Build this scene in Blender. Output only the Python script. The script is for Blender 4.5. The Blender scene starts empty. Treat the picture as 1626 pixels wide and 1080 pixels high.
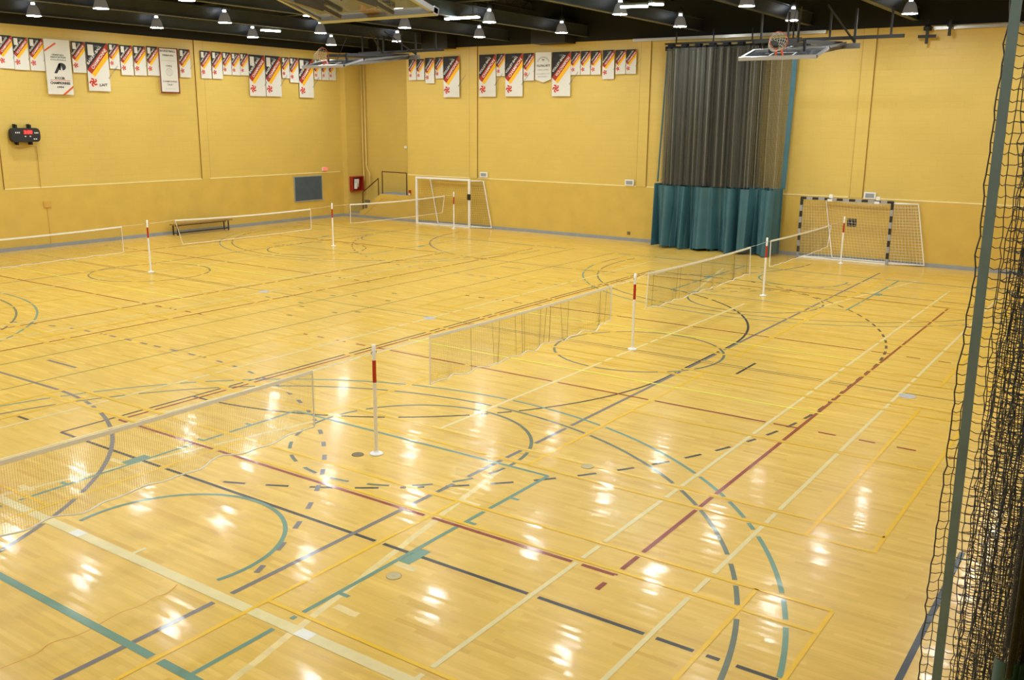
import bpy, bmesh, math, random
import numpy as np
from mathutils import Vector, Matrix
random.seed(7)
rng = np.random.default_rng(5)
sc = bpy.context.scene
COL = sc.collection

# ------------------------------------------------------------------ camera
F_PX, YAW, PITCH, ROLL = 1481.437, 0.60428, 0.23044, 0.008747
cam_data = bpy.data.cameras.new('camera')
cam = bpy.data.objects.new('camera', cam_data)
COL.objects.link(cam)
cam_data.sensor_width = 36.0
cam_data.lens = F_PX * 36.0 / 1626.0
cam_data.clip_start = 0.05
cam_data.clip_end = 200
_cy, _sy, _cp, _sp = math.cos(YAW), math.sin(YAW), math.cos(PITCH), math.sin(PITCH)
_f = Vector((-_sy * _cp, _cy * _cp, -_sp))
_r = Vector((_cy, _sy, 0))
_u = _r.cross(_f)
_r2 = _r * math.cos(ROLL) + _u * math.sin(ROLL)
_u2 = _u * math.cos(ROLL) - _r * math.sin(ROLL)
M = Matrix.Identity(4)
for i in range(3):
    M[i][0], M[i][1], M[i][2] = _r2[i], _u2[i], -_f[i]
M[0][3], M[1][3], M[2][3] = 32.263, -32.432, 4.498
cam.matrix_world = M
sc.camera = cam

# ------------------------------------------------------------------ world, exposure
world = bpy.data.worlds.new('world')
sc.world = world
world.use_nodes = True
world.node_tree.nodes['Background'].inputs[0].default_value = (0.9, 0.95, 1.0, 1)
world.node_tree.nodes['Background'].inputs[1].default_value = 0.0
sc.view_settings.view_transform = 'Standard'
sc.view_settings.look = 'None'
sc.view_settings.exposure = 0.0
sc.view_settings.gamma = 1.0
sc.view_settings.use_curve_mapping = False
LAMP_STRENGTH = 204.0
LAMP_X = [2.2, 5.9, 9.9, 13.6, 18.3, 22.2, 25.5, 29.4]
LAMP_Y = [-2.6, -6.8, -11.1, -15.6, -20.0, -24.4, -28.8]
LAMP_Z = 7.6


# ------------------------------------------------------------------ materials
def lin(r, g, b):
    def c(v):
        v /= 255.0
        return v / 12.92 if v <= 0.04045 else ((v + 0.055) / 1.055) ** 2.4
    return (c(r), c(g), c(b), 1.0)


def mat(name, col, rough=0.5, metal=0.0, emit=None, estr=0.0, alpha=1.0, noise=0.0, nscale=8.0, coat=0.0, spec=0.5):
    m = bpy.data.materials.new(name)
    m.use_nodes = True
    nt = m.node_tree
    b = nt.nodes['Principled BSDF']
    b.inputs['Base Color'].default_value = col
    b.inputs['Roughness'].default_value = rough
    b.inputs['Metallic'].default_value = metal
    b.inputs['Specular IOR Level'].default_value = spec
    b.inputs['Coat Weight'].default_value = coat
    b.inputs['Coat Roughness'].default_value = 0.15
    if emit:
        b.inputs['Emission Color'].default_value = emit
        b.inputs['Emission Strength'].default_value = estr
    if alpha < 1:
        b.inputs['Alpha'].default_value = alpha
    if noise > 0:
        tc = nt.nodes.new('ShaderNodeTexCoord')
        n = nt.nodes.new('ShaderNodeTexNoise')
        n.inputs['Scale'].default_value = nscale
        n.inputs['Detail'].default_value = 4
        mr = nt.nodes.new('ShaderNodeMapRange')
        mr.inputs['From Min'].default_value = 0.3
        mr.inputs['From Max'].default_value = 0.7
        mr.inputs['To Min'].default_value = 1 - noise
        mr.inputs['To Max'].default_value = 1 + noise
        mx = nt.nodes.new('ShaderNodeVectorMath')
        mx.operation = 'SCALE'
        mx.inputs[0].default_value = col[:3]
        nt.links.new(tc.outputs['Object'], n.inputs['Vector'])
        nt.links.new(n.outputs['Fac'], mr.inputs['Value'])
        nt.links.new(mr.outputs['Result'], mx.inputs['Scale'])
        nt.links.new(mx.outputs['Vector'], b.inputs['Base Color'])
    return m


def node(nt, kind, **kw):
    n = nt.nodes.new(kind)
    for k, v in kw.items():
        setattr(n, k, v)
    return n


def math_n(nt, op, a, b=None):
    n = nt.nodes.new('ShaderNodeMath')
    n.operation = op
    for i, v in enumerate((a, b)):
        if v is None:
            continue
        if isinstance(v, (int, float)):
            n.inputs[i].default_value = v
        else:
            nt.links.new(v, n.inputs[i])
    return n.outputs[0]


def gloss_nodes(nt, b, amp):
    """plank-by-plank tilt of the varnished strips, so reflections break into slats"""
    geo = node(nt, 'ShaderNodeNewGeometry')
    sep = node(nt, 'ShaderNodeSeparateXYZ')
    nt.links.new(geo.outputs['Position'], sep.inputs[0])
    row = math_n(nt, 'FLOOR', math_n(nt, 'DIVIDE', sep.outputs['Y'], 0.057))
    wn = node(nt, 'ShaderNodeTexWhiteNoise', noise_dimensions='1D')
    nt.links.new(row, wn.inputs['W'])
    shift = math_n(nt, 'MULTIPLY', wn.outputs['Value'], 7.3)
    colm = math_n(nt, 'FLOOR', math_n(nt, 'DIVIDE', math_n(nt, 'ADD', sep.outputs['X'], shift), 0.62))
    cmb = node(nt, 'ShaderNodeCombineXYZ')
    nt.links.new(row, cmb.inputs[0])
    nt.links.new(colm, cmb.inputs[1])
    w2 = node(nt, 'ShaderNodeTexWhiteNoise', noise_dimensions='2D')
    nt.links.new(cmb.outputs[0], w2.inputs['Vector'])
    sub = node(nt, 'ShaderNodeVectorMath', operation='SUBTRACT')
    nt.links.new(w2.outputs['Color'], sub.inputs[0])
    sub.inputs[1].default_value = (0.5, 0.5, 0.5)
    mul = node(nt, 'ShaderNodeVectorMath', operation='MULTIPLY')
    nt.links.new(sub.outputs[0], mul.inputs[0])
    mul.inputs[1].default_value = (amp * 0.35, amp, 0)
    # gentle waves of an old floor
    nz = node(nt, 'ShaderNodeTexNoise')
    nz.inputs['Scale'].default_value = 1.3
    nz.inputs['Detail'].default_value = 3
    nt.links.new(geo.outputs['Position'], nz.inputs['Vector'])
    s2 = node(nt, 'ShaderNodeVectorMath', operation='SUBTRACT')
    nt.links.new(nz.outputs['Color'], s2.inputs[0])
    s2.inputs[1].default_value = (0.5, 0.5, 0.5)
    m2 = node(nt, 'ShaderNodeVectorMath', operation='MULTIPLY')
    nt.links.new(s2.outputs[0], m2.inputs[0])
    m2.inputs[1].default_value = (0.006, 0.012, 0)
    b.inputs['Specular IOR Level'].default_value = 0.16
    b.inputs['Coat Weight'].default_value = 0.16
    b.inputs['Coat Roughness'].default_value = 0.09
    a1 = node(nt, 'ShaderNodeVectorMath', operation='ADD')
    nt.links.new(mul.outputs[0], a1.inputs[0])
    nt.links.new(m2.outputs[0], a1.inputs[1])
    a2 = node(nt, 'ShaderNodeVectorMath', operation='ADD')
    nt.links.new(a1.outputs[0], a2.inputs[0])
    nt.links.new(geo.outputs['Normal'], a2.inputs[1])
    nn = node(nt, 'ShaderNodeVectorMath', operation='NORMALIZE')
    nt.links.new(a2.outputs[0], nn.inputs[0])
    nt.links.new(nn.outputs[0], b.inputs['Normal'])
    nt.links.new(nn.outputs[0], b.inputs['Coat Normal'])
    return geo, sep, w2


FLOOR_ROUGH = 0.27
PLANK_AMP = 0.032


def floor_material():
    m = bpy.data.materials.new('varnished maple strips')
    m.use_nodes = True
    nt = m.node_tree
    b = nt.nodes['Principled BSDF']
    geo, sep, w2 = gloss_nodes(nt, b, PLANK_AMP)
    # plank tones
    cr = node(nt, 'ShaderNodeValToRGB')
    e = cr.color_ramp.elements
    e[0].position, e[0].color = 0.0, lin(208, 166, 73)
    e[1].position, e[1].color = 1.0, lin(227, 188, 92)
    e2 = e.new(0.1)
    e2.color = lin(216, 176, 80)
    e3 = e.new(0.75)
    e3.color = lin(220, 181, 84)
    nt.links.new(w2.outputs['Value'], cr.inputs[0])
    # grain stretched along the strips
    mp = node(nt, 'ShaderNodeMapping')
    mp.inputs['Scale'].default_value = (1.6, 30, 1)
    nt.links.new(geo.outputs['Position'], mp.inputs['Vector'])
    gz = node(nt, 'ShaderNodeTexNoise')
    gz.inputs['Scale'].default_value = 1.0
    gz.inputs['Detail'].default_value = 5
    nt.links.new(mp.outputs[0], gz.inputs['Vector'])
    big = node(nt, 'ShaderNodeTexNoise')
    big.inputs['Scale'].default_value = 0.35
    big.inputs['Detail'].default_value = 4
    nt.links.new(geo.outputs['Position'], big.inputs['Vector'])
    mp2 = node(nt, 'ShaderNodeMapping')
    mp2.inputs['Scale'].default_value = (2.2, 9, 1)
    nt.links.new(geo.outputs['Position'], mp2.inputs['Vector'])
    mid = node(nt, 'ShaderNodeTexNoise')
    mid.inputs['Scale'].default_value = 1.0
    mid.inputs['Detail'].default_value = 3
    nt.links.new(mp2.outputs[0], mid.inputs['Vector'])
    v = math_n(nt, 'ADD', math_n(nt, 'MULTIPLY', gz.outputs['Fac'], 0.22), math_n(nt, 'MULTIPLY', big.outputs['Fac'], 0.22))
    v = math_n(nt, 'ADD', v, math_n(nt, 'MULTIPLY', mid.outputs['Fac'], 0.22))
    v = math_n(nt, 'ADD', v, 0.67)
    # dark joints between strips
    fr = math_n(nt, 'FRACT', math_n(nt, 'DIVIDE', sep.outputs['Y'], 0.057))
    j = math_n(nt, 'LESS_THAN', fr, 0.03)
    v = math_n(nt, 'SUBTRACT', v, math_n(nt, 'MULTIPLY', j, 0.12))
    sc_ = node(nt, 'ShaderNodeVectorMath', operation='SCALE')
    nt.links.new(cr.outputs[0], sc_.inputs[0])
    nt.links.new(v, sc_.inputs['Scale'])
    nt.links.new(sc_.outputs[0], b.inputs['Base Color'])
    b.inputs['Roughness'].default_value = FLOOR_ROUGH
    return m


def paint_material(name, col, worn=0.0):
    m = bpy.data.materials.new(name)
    m.use_nodes = True
    nt = m.node_tree
    b = nt.nodes['Principled BSDF']
    geo, sep, w2 = gloss_nodes(nt, b, PLANK_AMP)
    nz = node(nt, 'ShaderNodeTexNoise')
    nz.inputs['Scale'].default_value = 6
    nz.inputs['Detail'].default_value = 4
    nt.links.new(geo.outputs['Position'], nz.inputs['Vector'])
    v = math_n(nt, 'ADD', math_n(nt, 'MULTIPLY', nz.outputs['Fac'], 0.2), 0.9)
    if worn:
        v = math_n(nt, 'ADD', v, math_n(nt, 'MULTIPLY', w2.outputs['Value'], -worn))
    s = node(nt, 'ShaderNodeVectorMath', operation='SCALE')
    s.inputs[0].default_value = [c * 0.86 for c in col[:3]]
    nt.links.new(v, s.inputs['Scale'])
    nt.links.new(s.outputs[0], b.inputs['Base Color'])
    b.inputs['Roughness'].default_value = FLOOR_ROUGH
    return m


def block_wall(name, col, axis, bump=0.25):
    """painted concrete block; axis = world axis that runs along the wall"""
    m = bpy.data.materials.new(name)
    m.use_nodes = True
    nt = m.node_tree
    b = nt.nodes['Principled BSDF']
    geo = node(nt, 'ShaderNodeNewGeometry')
    sep = node(nt, 'ShaderNodeSeparateXYZ')
    nt.links.new(geo.outputs['Position'], sep.inputs[0])
    cmb = node(nt, 'ShaderNodeCombineXYZ')
    nt.links.new(sep.outputs[axis], cmb.inputs[0])
    nt.links.new(sep.outputs['Z'], cmb.inputs[1])
    br = node(nt, 'ShaderNodeTexBrick')
    br.inputs['Scale'].default_value = 1.0
    br.inputs['Brick Width'].default_value = 0.4
    br.inputs['Row Height'].default_value = 0.2
    br.inputs['Mortar Size'].default_value = 0.008
    br.inputs['Mortar Smooth'].default_value = 0.3
    br.inputs['Color1'].default_value = (1, 1, 1, 1)
    br.inputs['Color2'].default_value = (0.975, 0.975, 0.975, 1)
    br.inputs['Mortar'].default_value = (0.94, 0.94, 0.94, 1)
    nt.links.new(cmb.outputs[0], br.inputs['Vector'])
    nz = node(nt, 'ShaderNodeTexNoise')
    nz.inputs['Scale'].default_value = 0.7
    nz.inputs['Detail'].default_value = 5
    nt.links.new(geo.outputs['Position'], nz.inputs['Vector'])
    n2 = node(nt, 'ShaderNodeTexNoise')
    n2.inputs['Scale'].default_value = 30
    nt.links.new(geo.outputs['Position'], n2.inputs['Vector'])
    v = math_n(nt, 'ADD', math_n(nt, 'MULTIPLY', nz.outputs['Fac'], 0.14), 0.9)
    v = math_n(nt, 'ADD', v, math_n(nt, 'MULTIPLY', n2.outputs['Fac'], 0.06))
    s = node(nt, 'ShaderNodeVectorMath', operation='SCALE')
    s.inputs[0].default_value = col[:3]
    nt.links.new(v, s.inputs['Scale'])
    mu = node(nt, 'ShaderNodeVectorMath', operation='MULTIPLY')
    nt.links.new(s.outputs[0], mu.inputs[0])
    nt.links.new(br.outputs['Color'], mu.inputs[1])
    nt.links.new(mu.outputs[0], b.inputs['Base Color'])
    bp = node(nt, 'ShaderNodeBump')
    bp.inputs['Strength'].default_value = bump
    bp.inputs['Distance'].default_value = 0.01
    inv = math_n(nt, 'SUBTRACT', 1.0, br.outputs['Fac'])
    nt.links.new(inv, bp.inputs['Height'])
    nt.links.new(bp.outputs[0], b.inputs['Normal'])
    b.inputs['Roughness'].default_value = 0.45
    return m


def plain_wall(name, col):
    m = mat(name, col, 0.5, noise=0.06, nscale=1.5)
    return m


WALLC = lin(217, 187, 96)
M_FLOOR = floor_material()
M_WALL_L = block_wall('yellow painted block left', WALLC, 'Y')
M_WALL_B = block_wall('yellow painted block back', WALLC, 'X')
M_WALL_LOW = plain_wall('yellow painted lower wall', lin(211, 178, 83))
M_LEDGE = mat('pale ledge edge', lin(244, 232, 178), 0.5)
M_JOINT = mat('dark joint', lin(150, 112, 48), 0.8)
M_BASE = mat('grey vinyl base', lin(150, 155, 160), 0.45, noise=0.08, nscale=3)
M_BLACK = mat('black painted steel', lin(30, 30, 31), 0.6, noise=0.2, nscale=2)
M_DECK = mat('black ceiling deck', lin(20, 24, 30), 0.85, noise=0.3, nscale=1.5)
M_BEAM = mat('dark grey beam paint', lin(66, 74, 84), 0.5, noise=0.2, nscale=1)
M_UPPER = mat('black upper wall', lin(26, 29, 34), 0.85)
M_TRIM = mat('galvanised trim', lin(190, 188, 182), 0.35, 0.7)
M_WHITE = mat('white enamel', lin(240, 240, 236), 0.35)
M_TAPE = mat('white net tape', lin(235, 235, 228), 0.7)
M_RED = mat('red band paint', lin(178, 48, 26), 0.4)
M_NETD = mat('brown net cord', lin(92, 84, 66), 0.8)
M_NETL = mat('pale tan net cord', lin(176, 152, 98), 0.8)
M_NETW = mat('white goal net cord', lin(226, 220, 200), 0.8)
M_GREYP = mat('grey goal paint', lin(158, 160, 166), 0.4)
M_BLKP = mat('black goal paint', lin(34, 34, 38), 0.45)
M_STEEL = mat('grey steel', lin(140, 142, 146), 0.35, 0.6)
M_ALU = mat('silver board frame', lin(164, 166, 170), 0.35, 0.3)
M_GLASS = mat('smoked board glass', lin(90, 96, 102), 0.08, 0.0, alpha=0.62)
M_ORANGE = mat('orange rim', lin(214, 82, 34), 0.4)
M_ARM = mat('grey brown arm paint', lin(96, 94, 92), 0.45)
M_DARKRAIL = mat('dark bronze rail', lin(56, 44, 40), 0.5)
M_TEALV = mat('teal vinyl', lin(60, 102, 114), 0.36, noise=0.12, nscale=1.2)
M_TEALSTRAP = mat('grey green strap webbing', lin(134, 162, 170), 0.6, noise=0.08, nscale=6)
M_CORD = mat('dark grey net cord', lin(74, 78, 80), 0.7)
M_REDCAB = mat('red cabinet enamel', lin(158, 40, 28), 0.4)
M_HOSE = mat('pale folded hose', lin(206, 210, 204), 0.6)
M_PIPE = mat('cream painted pipe', lin(226, 200, 120), 0.4)
M_HANDRAIL = mat('brown handrail', lin(88, 58, 36), 0.4)
M_TREAD = mat('grey stair tread', lin(150, 160, 172), 0.5)
M_LENS = mat('lamp lens', (1, 1, 1, 1), 0.5, emit=(0.95, 1.0, 1.0, 1), estr=LAMP_STRENGTH)
M_NECK = mat('glowing lamp socket', (1, 1, 1, 1), 0.5, emit=(0.95, 1.0, 1.0, 1), estr=12.0)
M_BELL = mat('ribbed lamp reflector', lin(150, 150, 152), 0.3, 0.0, emit=(0.8, 0.84, 0.9, 1), estr=0.07)
M_TUBE = mat('fluorescent tube', (1, 1, 1, 1), 0.5, emit=(0.78, 1.0, 0.9, 1), estr=45.0)
M_LED = mat('red led digits', (0.1, 0, 0, 1), 0.5, emit=(1.0, 0.06, 0.05, 1), estr=2.2)
M_LEDB = mat('red led window', lin(110, 10, 10), 0.5, emit=(1.0, 0.05, 0.04, 1), estr=0.25)
M_EXIT = mat('lit red sign', lin(200, 60, 50), 0.5, emit=(1.0, 0.22, 0.16, 1), estr=0.8)
M_BOARD = mat('slate blue pad', lin(72, 86, 96), 0.7, noise=0.1, nscale=4)
B_BLACK = mat('banner black', lin(38, 38, 42), 0.75)
B_RED = mat('banner red', lin(176, 50, 36), 0.75)
B_YEL = mat('banner yellow', lin(244, 186, 22), 0.75)
B_WHITE = mat('banner white', lin(222, 220, 212), 0.75)
B_LOGO = mat('banner logo red', lin(206, 52, 32), 0.75)
B_GREY = mat('banner grey ink', lin(120, 122, 122), 0.75)
B_INK = mat('banner dark ink', lin(48, 50, 52), 0.75)
B_ORANGE = mat('banner orange', lin(216, 92, 40), 0.75)
B_MAROON = mat('banner maroon hem', lin(118, 34, 32), 0.75)
B_CHALK = mat('banner white ink', lin(236, 232, 226), 0.75)
B_PALE = mat('banner pale ink', lin(172, 172, 168), 0.75)


# ------------------------------------------------------------------ mesh helpers
class MB:
    def __init__(self):
        self.v, self.f, self.m = [], [], []

    def add(self, vs, fs, mi=0):
        o = len(self.v)
        self.v += [tuple(p) for p in vs]
        self.f += [tuple(i + o for i in f) for f in fs]
        self.m += [mi] * len(fs)

    def box(self, a, b, mi=0):
        x0, y0, z0 = (min(a[i], b[i]) for i in range(3))
        x1, y1, z1 = (max(a[i], b[i]) for i in range(3))
        vs = [(x0, y0, z0), (x1, y0, z0), (x1, y1, z0), (x0, y1, z0), (x0, y0, z1), (x1, y0, z1), (x1, y1, z1), (x0, y1, z1)]
        self.add(vs, [(0, 3, 2, 1), (4, 5, 6, 7), (0, 1, 5, 4), (1, 2, 6, 5), (2, 3, 7, 6), (3, 0, 4, 7)], mi)

    def bar(self, p, q, w, h, mi=0, up=(0, 0, 1)):
        p, q = Vector(p), Vector(q)
        d = (q - p).normalized()
        upv = Vector(up)
        if abs(d.dot(upv)) > 0.98:
            upv = Vector((0, 1, 0))
        s = d.cross(upv).normalized() * w / 2
        t = s.cross(d).normalized() * h / 2
        vs = [p - s - t, p + s - t, p + s + t, p - s + t, q - s - t, q + s - t, q + s + t, q - s + t]
        self.add(vs, [(0, 3, 2, 1), (4, 5, 6, 7), (0, 1, 5, 4), (1, 2, 6, 5), (2, 3, 7, 6), (3, 0, 4, 7)], mi)

    def tube(self, pts, r, n=8, mi=0, cap=True):
        pts = [Vector(p) for p in pts]
        rings = []
        prev = None
        for i, p in enumerate(pts):
            a = pts[max(i - 1, 0)]
            b = pts[min(i + 1, len(pts) - 1)]
            d = (b - a).normalized()
            if prev is None:
                ref = Vector((0, 0, 1)) if abs(d.z) < 0.9 else Vector((1, 0, 0))
                s = d.cross(ref).normalized()
            else:
                s = (prev - d * prev.dot(d))
                s = s.normalized() if s.length > 1e-6 else d.orthogonal().normalized()
            prev = s
            t = d.cross(s)
            rr = r[i] if isinstance(r, (list, tuple)) else r
            rings.append([p + s * math.cos(2 * math.pi * k / n) * rr + t * math.sin(2 * math.pi * k / n) * rr for k in range(n)])
        vs = [q for ring in rings for q in ring]
        fs = []
        for i in range(len(pts) - 1):
            for k in range(n):
                fs.append((i * n + k, i * n + (k + 1) % n, (i + 1) * n + (k + 1) % n, (i + 1) * n + k))
        if cap:
            fs.append(tuple(range(n))[::-1])
            fs.append(tuple((len(pts) - 1) * n + k for k in range(n)))
        self.add(vs, fs, mi)

    def lathe(self, c, prof, n=24, mi=0, cap_top=False, cap_bot=False):
        vs, fs = [], []
        for r, z in prof:
            for k in range(n):
                a = 2 * math.pi * k / n
                vs.append((c[0] + r * math.cos(a), c[1] + r * math.sin(a), c[2] + z))
        for i in range(len(prof) - 1):
            for k in range(n):
                fs.append((i * n + k, i * n + (k + 1) % n, (i + 1) * n + (k + 1) % n, (i + 1) * n + k))
        if cap_bot:
            fs.append(tuple(range(n))[::-1])
        if cap_top:
            fs.append(tuple((len(prof) - 1) * n + k for k in range(n)))
        self.add(vs, fs, mi)

    def build(self, name, mats, parent=None, smooth=False, loc=None):
        me = bpy.data.meshes.new(name)
        me.from_pydata(self.v, [], self.f)
        if not isinstance(mats, (list, tuple)):
            mats = [mats]
        for m_ in mats:
            me.materials.append(m_)
        if len(mats) > 1:
            me.polygons.foreach_set('material_index', self.m)
        if smooth:
            me.polygons.foreach_set('use_smooth', [True] * len(me.polygons))
        me.update()
        o = bpy.data.objects.new(name, me)
        COL.objects.link(o)
        if parent is not None:
            o.parent = parent
        if loc is not None:
            o.location = loc
        return o


def tag(o, label, cat=None, group=None, kind=None):
    o['label'] = label
    if cat:
        o['category'] = cat
    if group:
        o['group'] = group
    if kind:
        o['kind'] = kind
    return o


def thing(name, label, cat, loc=(0, 0, 0), group=None, rot=(0, 0, 0)):
    o = bpy.data.objects.new(name, None)
    COL.objects.link(o)
    o.location = loc
    o.rotation_euler = rot
    o.empty_display_size = 0.1
    return tag(o, label, cat, group)


def struct(o, label=None):
    o['kind'] = 'structure'
    if label:
        o['label'] = label
    return o


def copy_tree(o, parent=None):
    c = o.copy()
    COL.objects.link(c)
    c.parent = parent
    for ch in list(o.children):
        copy_tree(ch, c)
    return c


_text_cache = {}


def text_mesh(body, bold=0.0):
    """flat lettering, unit cap height roughly 0.7, centred on the origin (x right, y up)"""
    key = (body, bold)
    if key in _text_cache:
        return _text_cache[key]
    cu = bpy.data.curves.new('lettering', 'FONT')
    cu.body = body
    cu.size = 1.0
    cu.align_x = 'CENTER'
    cu.align_y = 'CENTER'
    cu.offset = bold
    cu.resolution_u = 2
    o = bpy.data.objects.new('lettering', cu)
    COL.objects.link(o)
    dg = bpy.context.evaluated_depsgraph_get()
    me = o.evaluated_get(dg).to_mesh()
    vs = np.array([v.co[:] for v in me.vertices]).reshape(-1, 3)
    fs = [tuple(p.vertices) for p in me.polygons]
    o.evaluated_get(dg).to_mesh_clear()
    bpy.data.objects.remove(o)
    bpy.data.curves.remove(cu)
    _text_cache[key] = (vs, fs)
    return vs, fs


def put_text(mb, body, cx, cy, width, height, ang, z, mi=0, bold=0.02):
    vs, fs = text_mesh(body, bold)
    if not len(vs):
        return
    w = vs[:, 0].max() - vs[:, 0].min()
    h = vs[:, 1].max() - vs[:, 1].min()
    mx = (vs[:, 0].max() + vs[:, 0].min()) / 2
    my = (vs[:, 1].max() + vs[:, 1].min()) / 2
    ca, sa = math.cos(ang), math.sin(ang)
    out = []
    for x, y, _ in vs:
        X = (x - mx) / w * width
        Y = (y - my) / h * height
        out.append((cx + X * ca - Y * sa, cy + X * sa + Y * ca, z))
    mb.add(out, fs, mi)


# ------------------------------------------------------------------ room shell
RX0, RX1, RY0, RY1 = 0.0, 33.6, 0.0, -34.2
WT = 7.5       # top of the painted wall
DECK = 9.1
mb = MB()
mb.box((RX0, RY1, -0.1), (RX1, 1.3, 0))
floor = struct(mb.build('floor', M_FLOOR), 'glossy maple strip sports floor covered with court lines')

mb = MB(); mb.box((-0.3, RY1, 0), (0, 0.0, WT)); struct(mb.build('wall_left', M_WALL_L), 'yellow painted block wall on the left with banners')
mb = MB(); mb.box((-0.3, RY1, WT), (0, 1.3, DECK)); mb.box((0, 1.3, WT), (RX1, 1.5, DECK)); mb.box((4.1, 0.0, WT), (RX1, 1.3, DECK))
mb.box((RX1, RY1, WT), (RX1 + .3, 1.5, DECK)); mb.box((-.3, RY1 - .3, WT), (RX1 + .3, RY1, DECK))
struct(mb.build('wall_upper', M_UPPER), 'black band of wall above the yellow paint')
mb = MB(); mb.box((4.1, 0.0, 0), (RX1, 0.3, WT)); struct(mb.build('wall_back', M_WALL_B), 'yellow painted block wall at the far end')
mb = MB(); mb.box((4.1, 0.3, 0), (4.3, 1.3, WT)); struct(mb.build('wall_recess_right', M_WALL_B), 'right return of the stair recess')
mb = MB(); mb.box((0.0, 1.1, 0), (4.1, 1.3, WT)); struct(mb.build('wall_recess_back', M_WALL_B), 'yellow wall of the recess behind the stairs')
mb = MB(); mb.box((-.3, 0, 0), (0.32, 1.1, WT)); struct(mb.build('wall_recess_left', M_WALL_B), 'left return of the stair recess')
mb = MB(); mb.box((RX1, RY1, 0), (RX1 + .3, 1.3, WT)); struct(mb.build('wall_right', M_WALL_L))
mb = MB(); mb.box((-.3, RY1 - .3, 0), (RX1 + .3, RY1, WT)); struct(mb.build('wall_front', M_WALL_B))
mb = MB(); mb.box((-.3, RY1 - .3, DECK), (RX1 + .3, 1.5, DECK + .2)); struct(mb.build('ceiling', M_DECK), 'black ceiling deck')

# smooth lower wall, pale ledge, pilasters with joints, grey base
mb = MB()
mb.box((0, RY1, 0.0), (0.025, -0.0, 2.09))
struct(mb.build('trim_1', M_WALL_LOW), 'smooth lower part of the left wall')
mb = MB(); mb.box((4.1, -0.025, 0), (RX1, 0, 2.09)); struct(mb.build('trim_2', M_WALL_LOW), 'smooth lower part of the back wall')
mb = MB()
for y0, y1 in ((-7.62, -0.2), (-16.0, -8.03), (-24, -16.4)):
    mb.box((0, y0, 2.09), (0.035, y1, 2.12))
struct(mb.build('trim_3', M_LEDGE), 'thin pale ledge line on the left wall')
mb = MB()
for x0, x1 in ((4.1, 7.6), (8.03, 15.6), (16.03, 23.55), (24.03, 31)):
    mb.box((x0, -0.035, 2.09), (x1, 0, 2.12))
struct(mb.build('trim_4', M_LEDGE), 'thin pale ledge line on the back wall')
mb = MB()
for x in (8.0, 16.0, 24.0):
    mb.box((x - .4, -0.03, 2.1), (x, 0, WT))
struct(mb.build('trim_5', M_WALL_B), 'shallow pilasters on the back wall')
mb = MB()
for y in (-8.0, -16.0, -24.0):
    mb.box((0, y, 2.1), (0.03, y + .4, WT))
struct(mb.build('trim_6', M_WALL_L), 'shallow pilasters on the left wall')
mb = MB()
for x in (8.0, 16.0, 24.0):
    mb.box((x, -0.034, 2.1), (x + .022, 0, WT))
for y in (-8.0, -16.0, -24):
    mb.box((0, y - .022, 2.1), (0.034, y, WT))
for x in (7.6, 15.6, 23.6):
    mb.box((x - .007, -0.031, 2.1), (x, 0, WT))
for y in (-7.6,):
    mb.box((0, y, 2.1), (0.031, y + .006, WT))
struct(mb.build('trim_7', M_JOINT), 'dark expansion joints beside the pilasters')
mb = MB(); mb.box((0.025, RY1, 0), (0.05, -0.02, 0.125)); struct(mb.build('baseboard_left', M_BASE))
mb = MB(); mb.box((0.0, -0.06, 0), (4.1, -0.03, 0.11)); mb.box((4.1, -0.05, 0), (RX1, -0.025, 0.125)); struct(mb.build('baseboard_back', M_BASE))
mb = MB(); mb.box((15.3, -0.16, 7.4), (22.4, -0.001, 7.5)); mb.box((25.7, -0.16, 7.36), (31.0, -0.001, 7.45))
struct(mb.build('trim_8', M_TRIM), 'bright metal strip along the top of the back wall')

# beams: one over each lamp row, girders across
mb = MB()
for x in LAMP_X:
    xx = x - .36
    mb.box((xx - .09, RY1, 7.66), (xx + .09, 0, 7.69))
    mb.box((xx - .012, RY1, 7.69), (xx + .012, 0, 8.05))
    mb.box((xx - .09, RY1, 8.05), (xx + .09, 0, 8.08))
for y in (-8.2, -16.2, -24.2):
    mb.box((0, y - .12, 8.08), (RX1, y + .12, 8.1)); mb.box((0, y - .02, 8.1), (RX1, y + .02, 8.7)); mb.box((0, y - .12, 8.7), (RX1, y + .12, 8.73))
struct(mb.build('ceiling_beams', M_BEAM), 'dark steel beams under the ceiling')
mb = MB()
for i in range(17):
    x = .8 + i * 2.0
    mb.box((x - .03, RY1, 8.75), (x + .03, 0, 8.8)); mb.box((x - .03, RY1, 9.04), (x + .03, 0, 9.09))
    for k in range(40):
        y = -k * .85
        mb.bar((x, y, 8.78), (x, y - .42, 9.06), .02, .02); mb.bar((x, y - .42, 9.06), (x, y - .85, 8.78), .02, .02)
struct(mb.build('ceiling_joists', M_BLACK), 'open web joists under the black deck')
mb = MB()
mb.box((11.25, -0.9, 7.43), (12.8, -0.1, 8.3)); mb.box((5.55, -0.7, 7.44), (6.95, -0.1, 8.2))
struct(mb.build('ceiling_duct', M_BLACK), 'black duct box against the top of the back wall')

# ------------------------------------------------------------------ court lines (painted on the floor)
CX, CY = 15.73, -15.9
G = 0.01
gx0, gy0 = -1.0, -34.5
occ = np.zeros((3500, 3500), bool)


def seg(p, q):
    return ('s', p, q)


def arc(c, r, a0, a1):
    return ('a', c, r, a0, a1)


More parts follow.
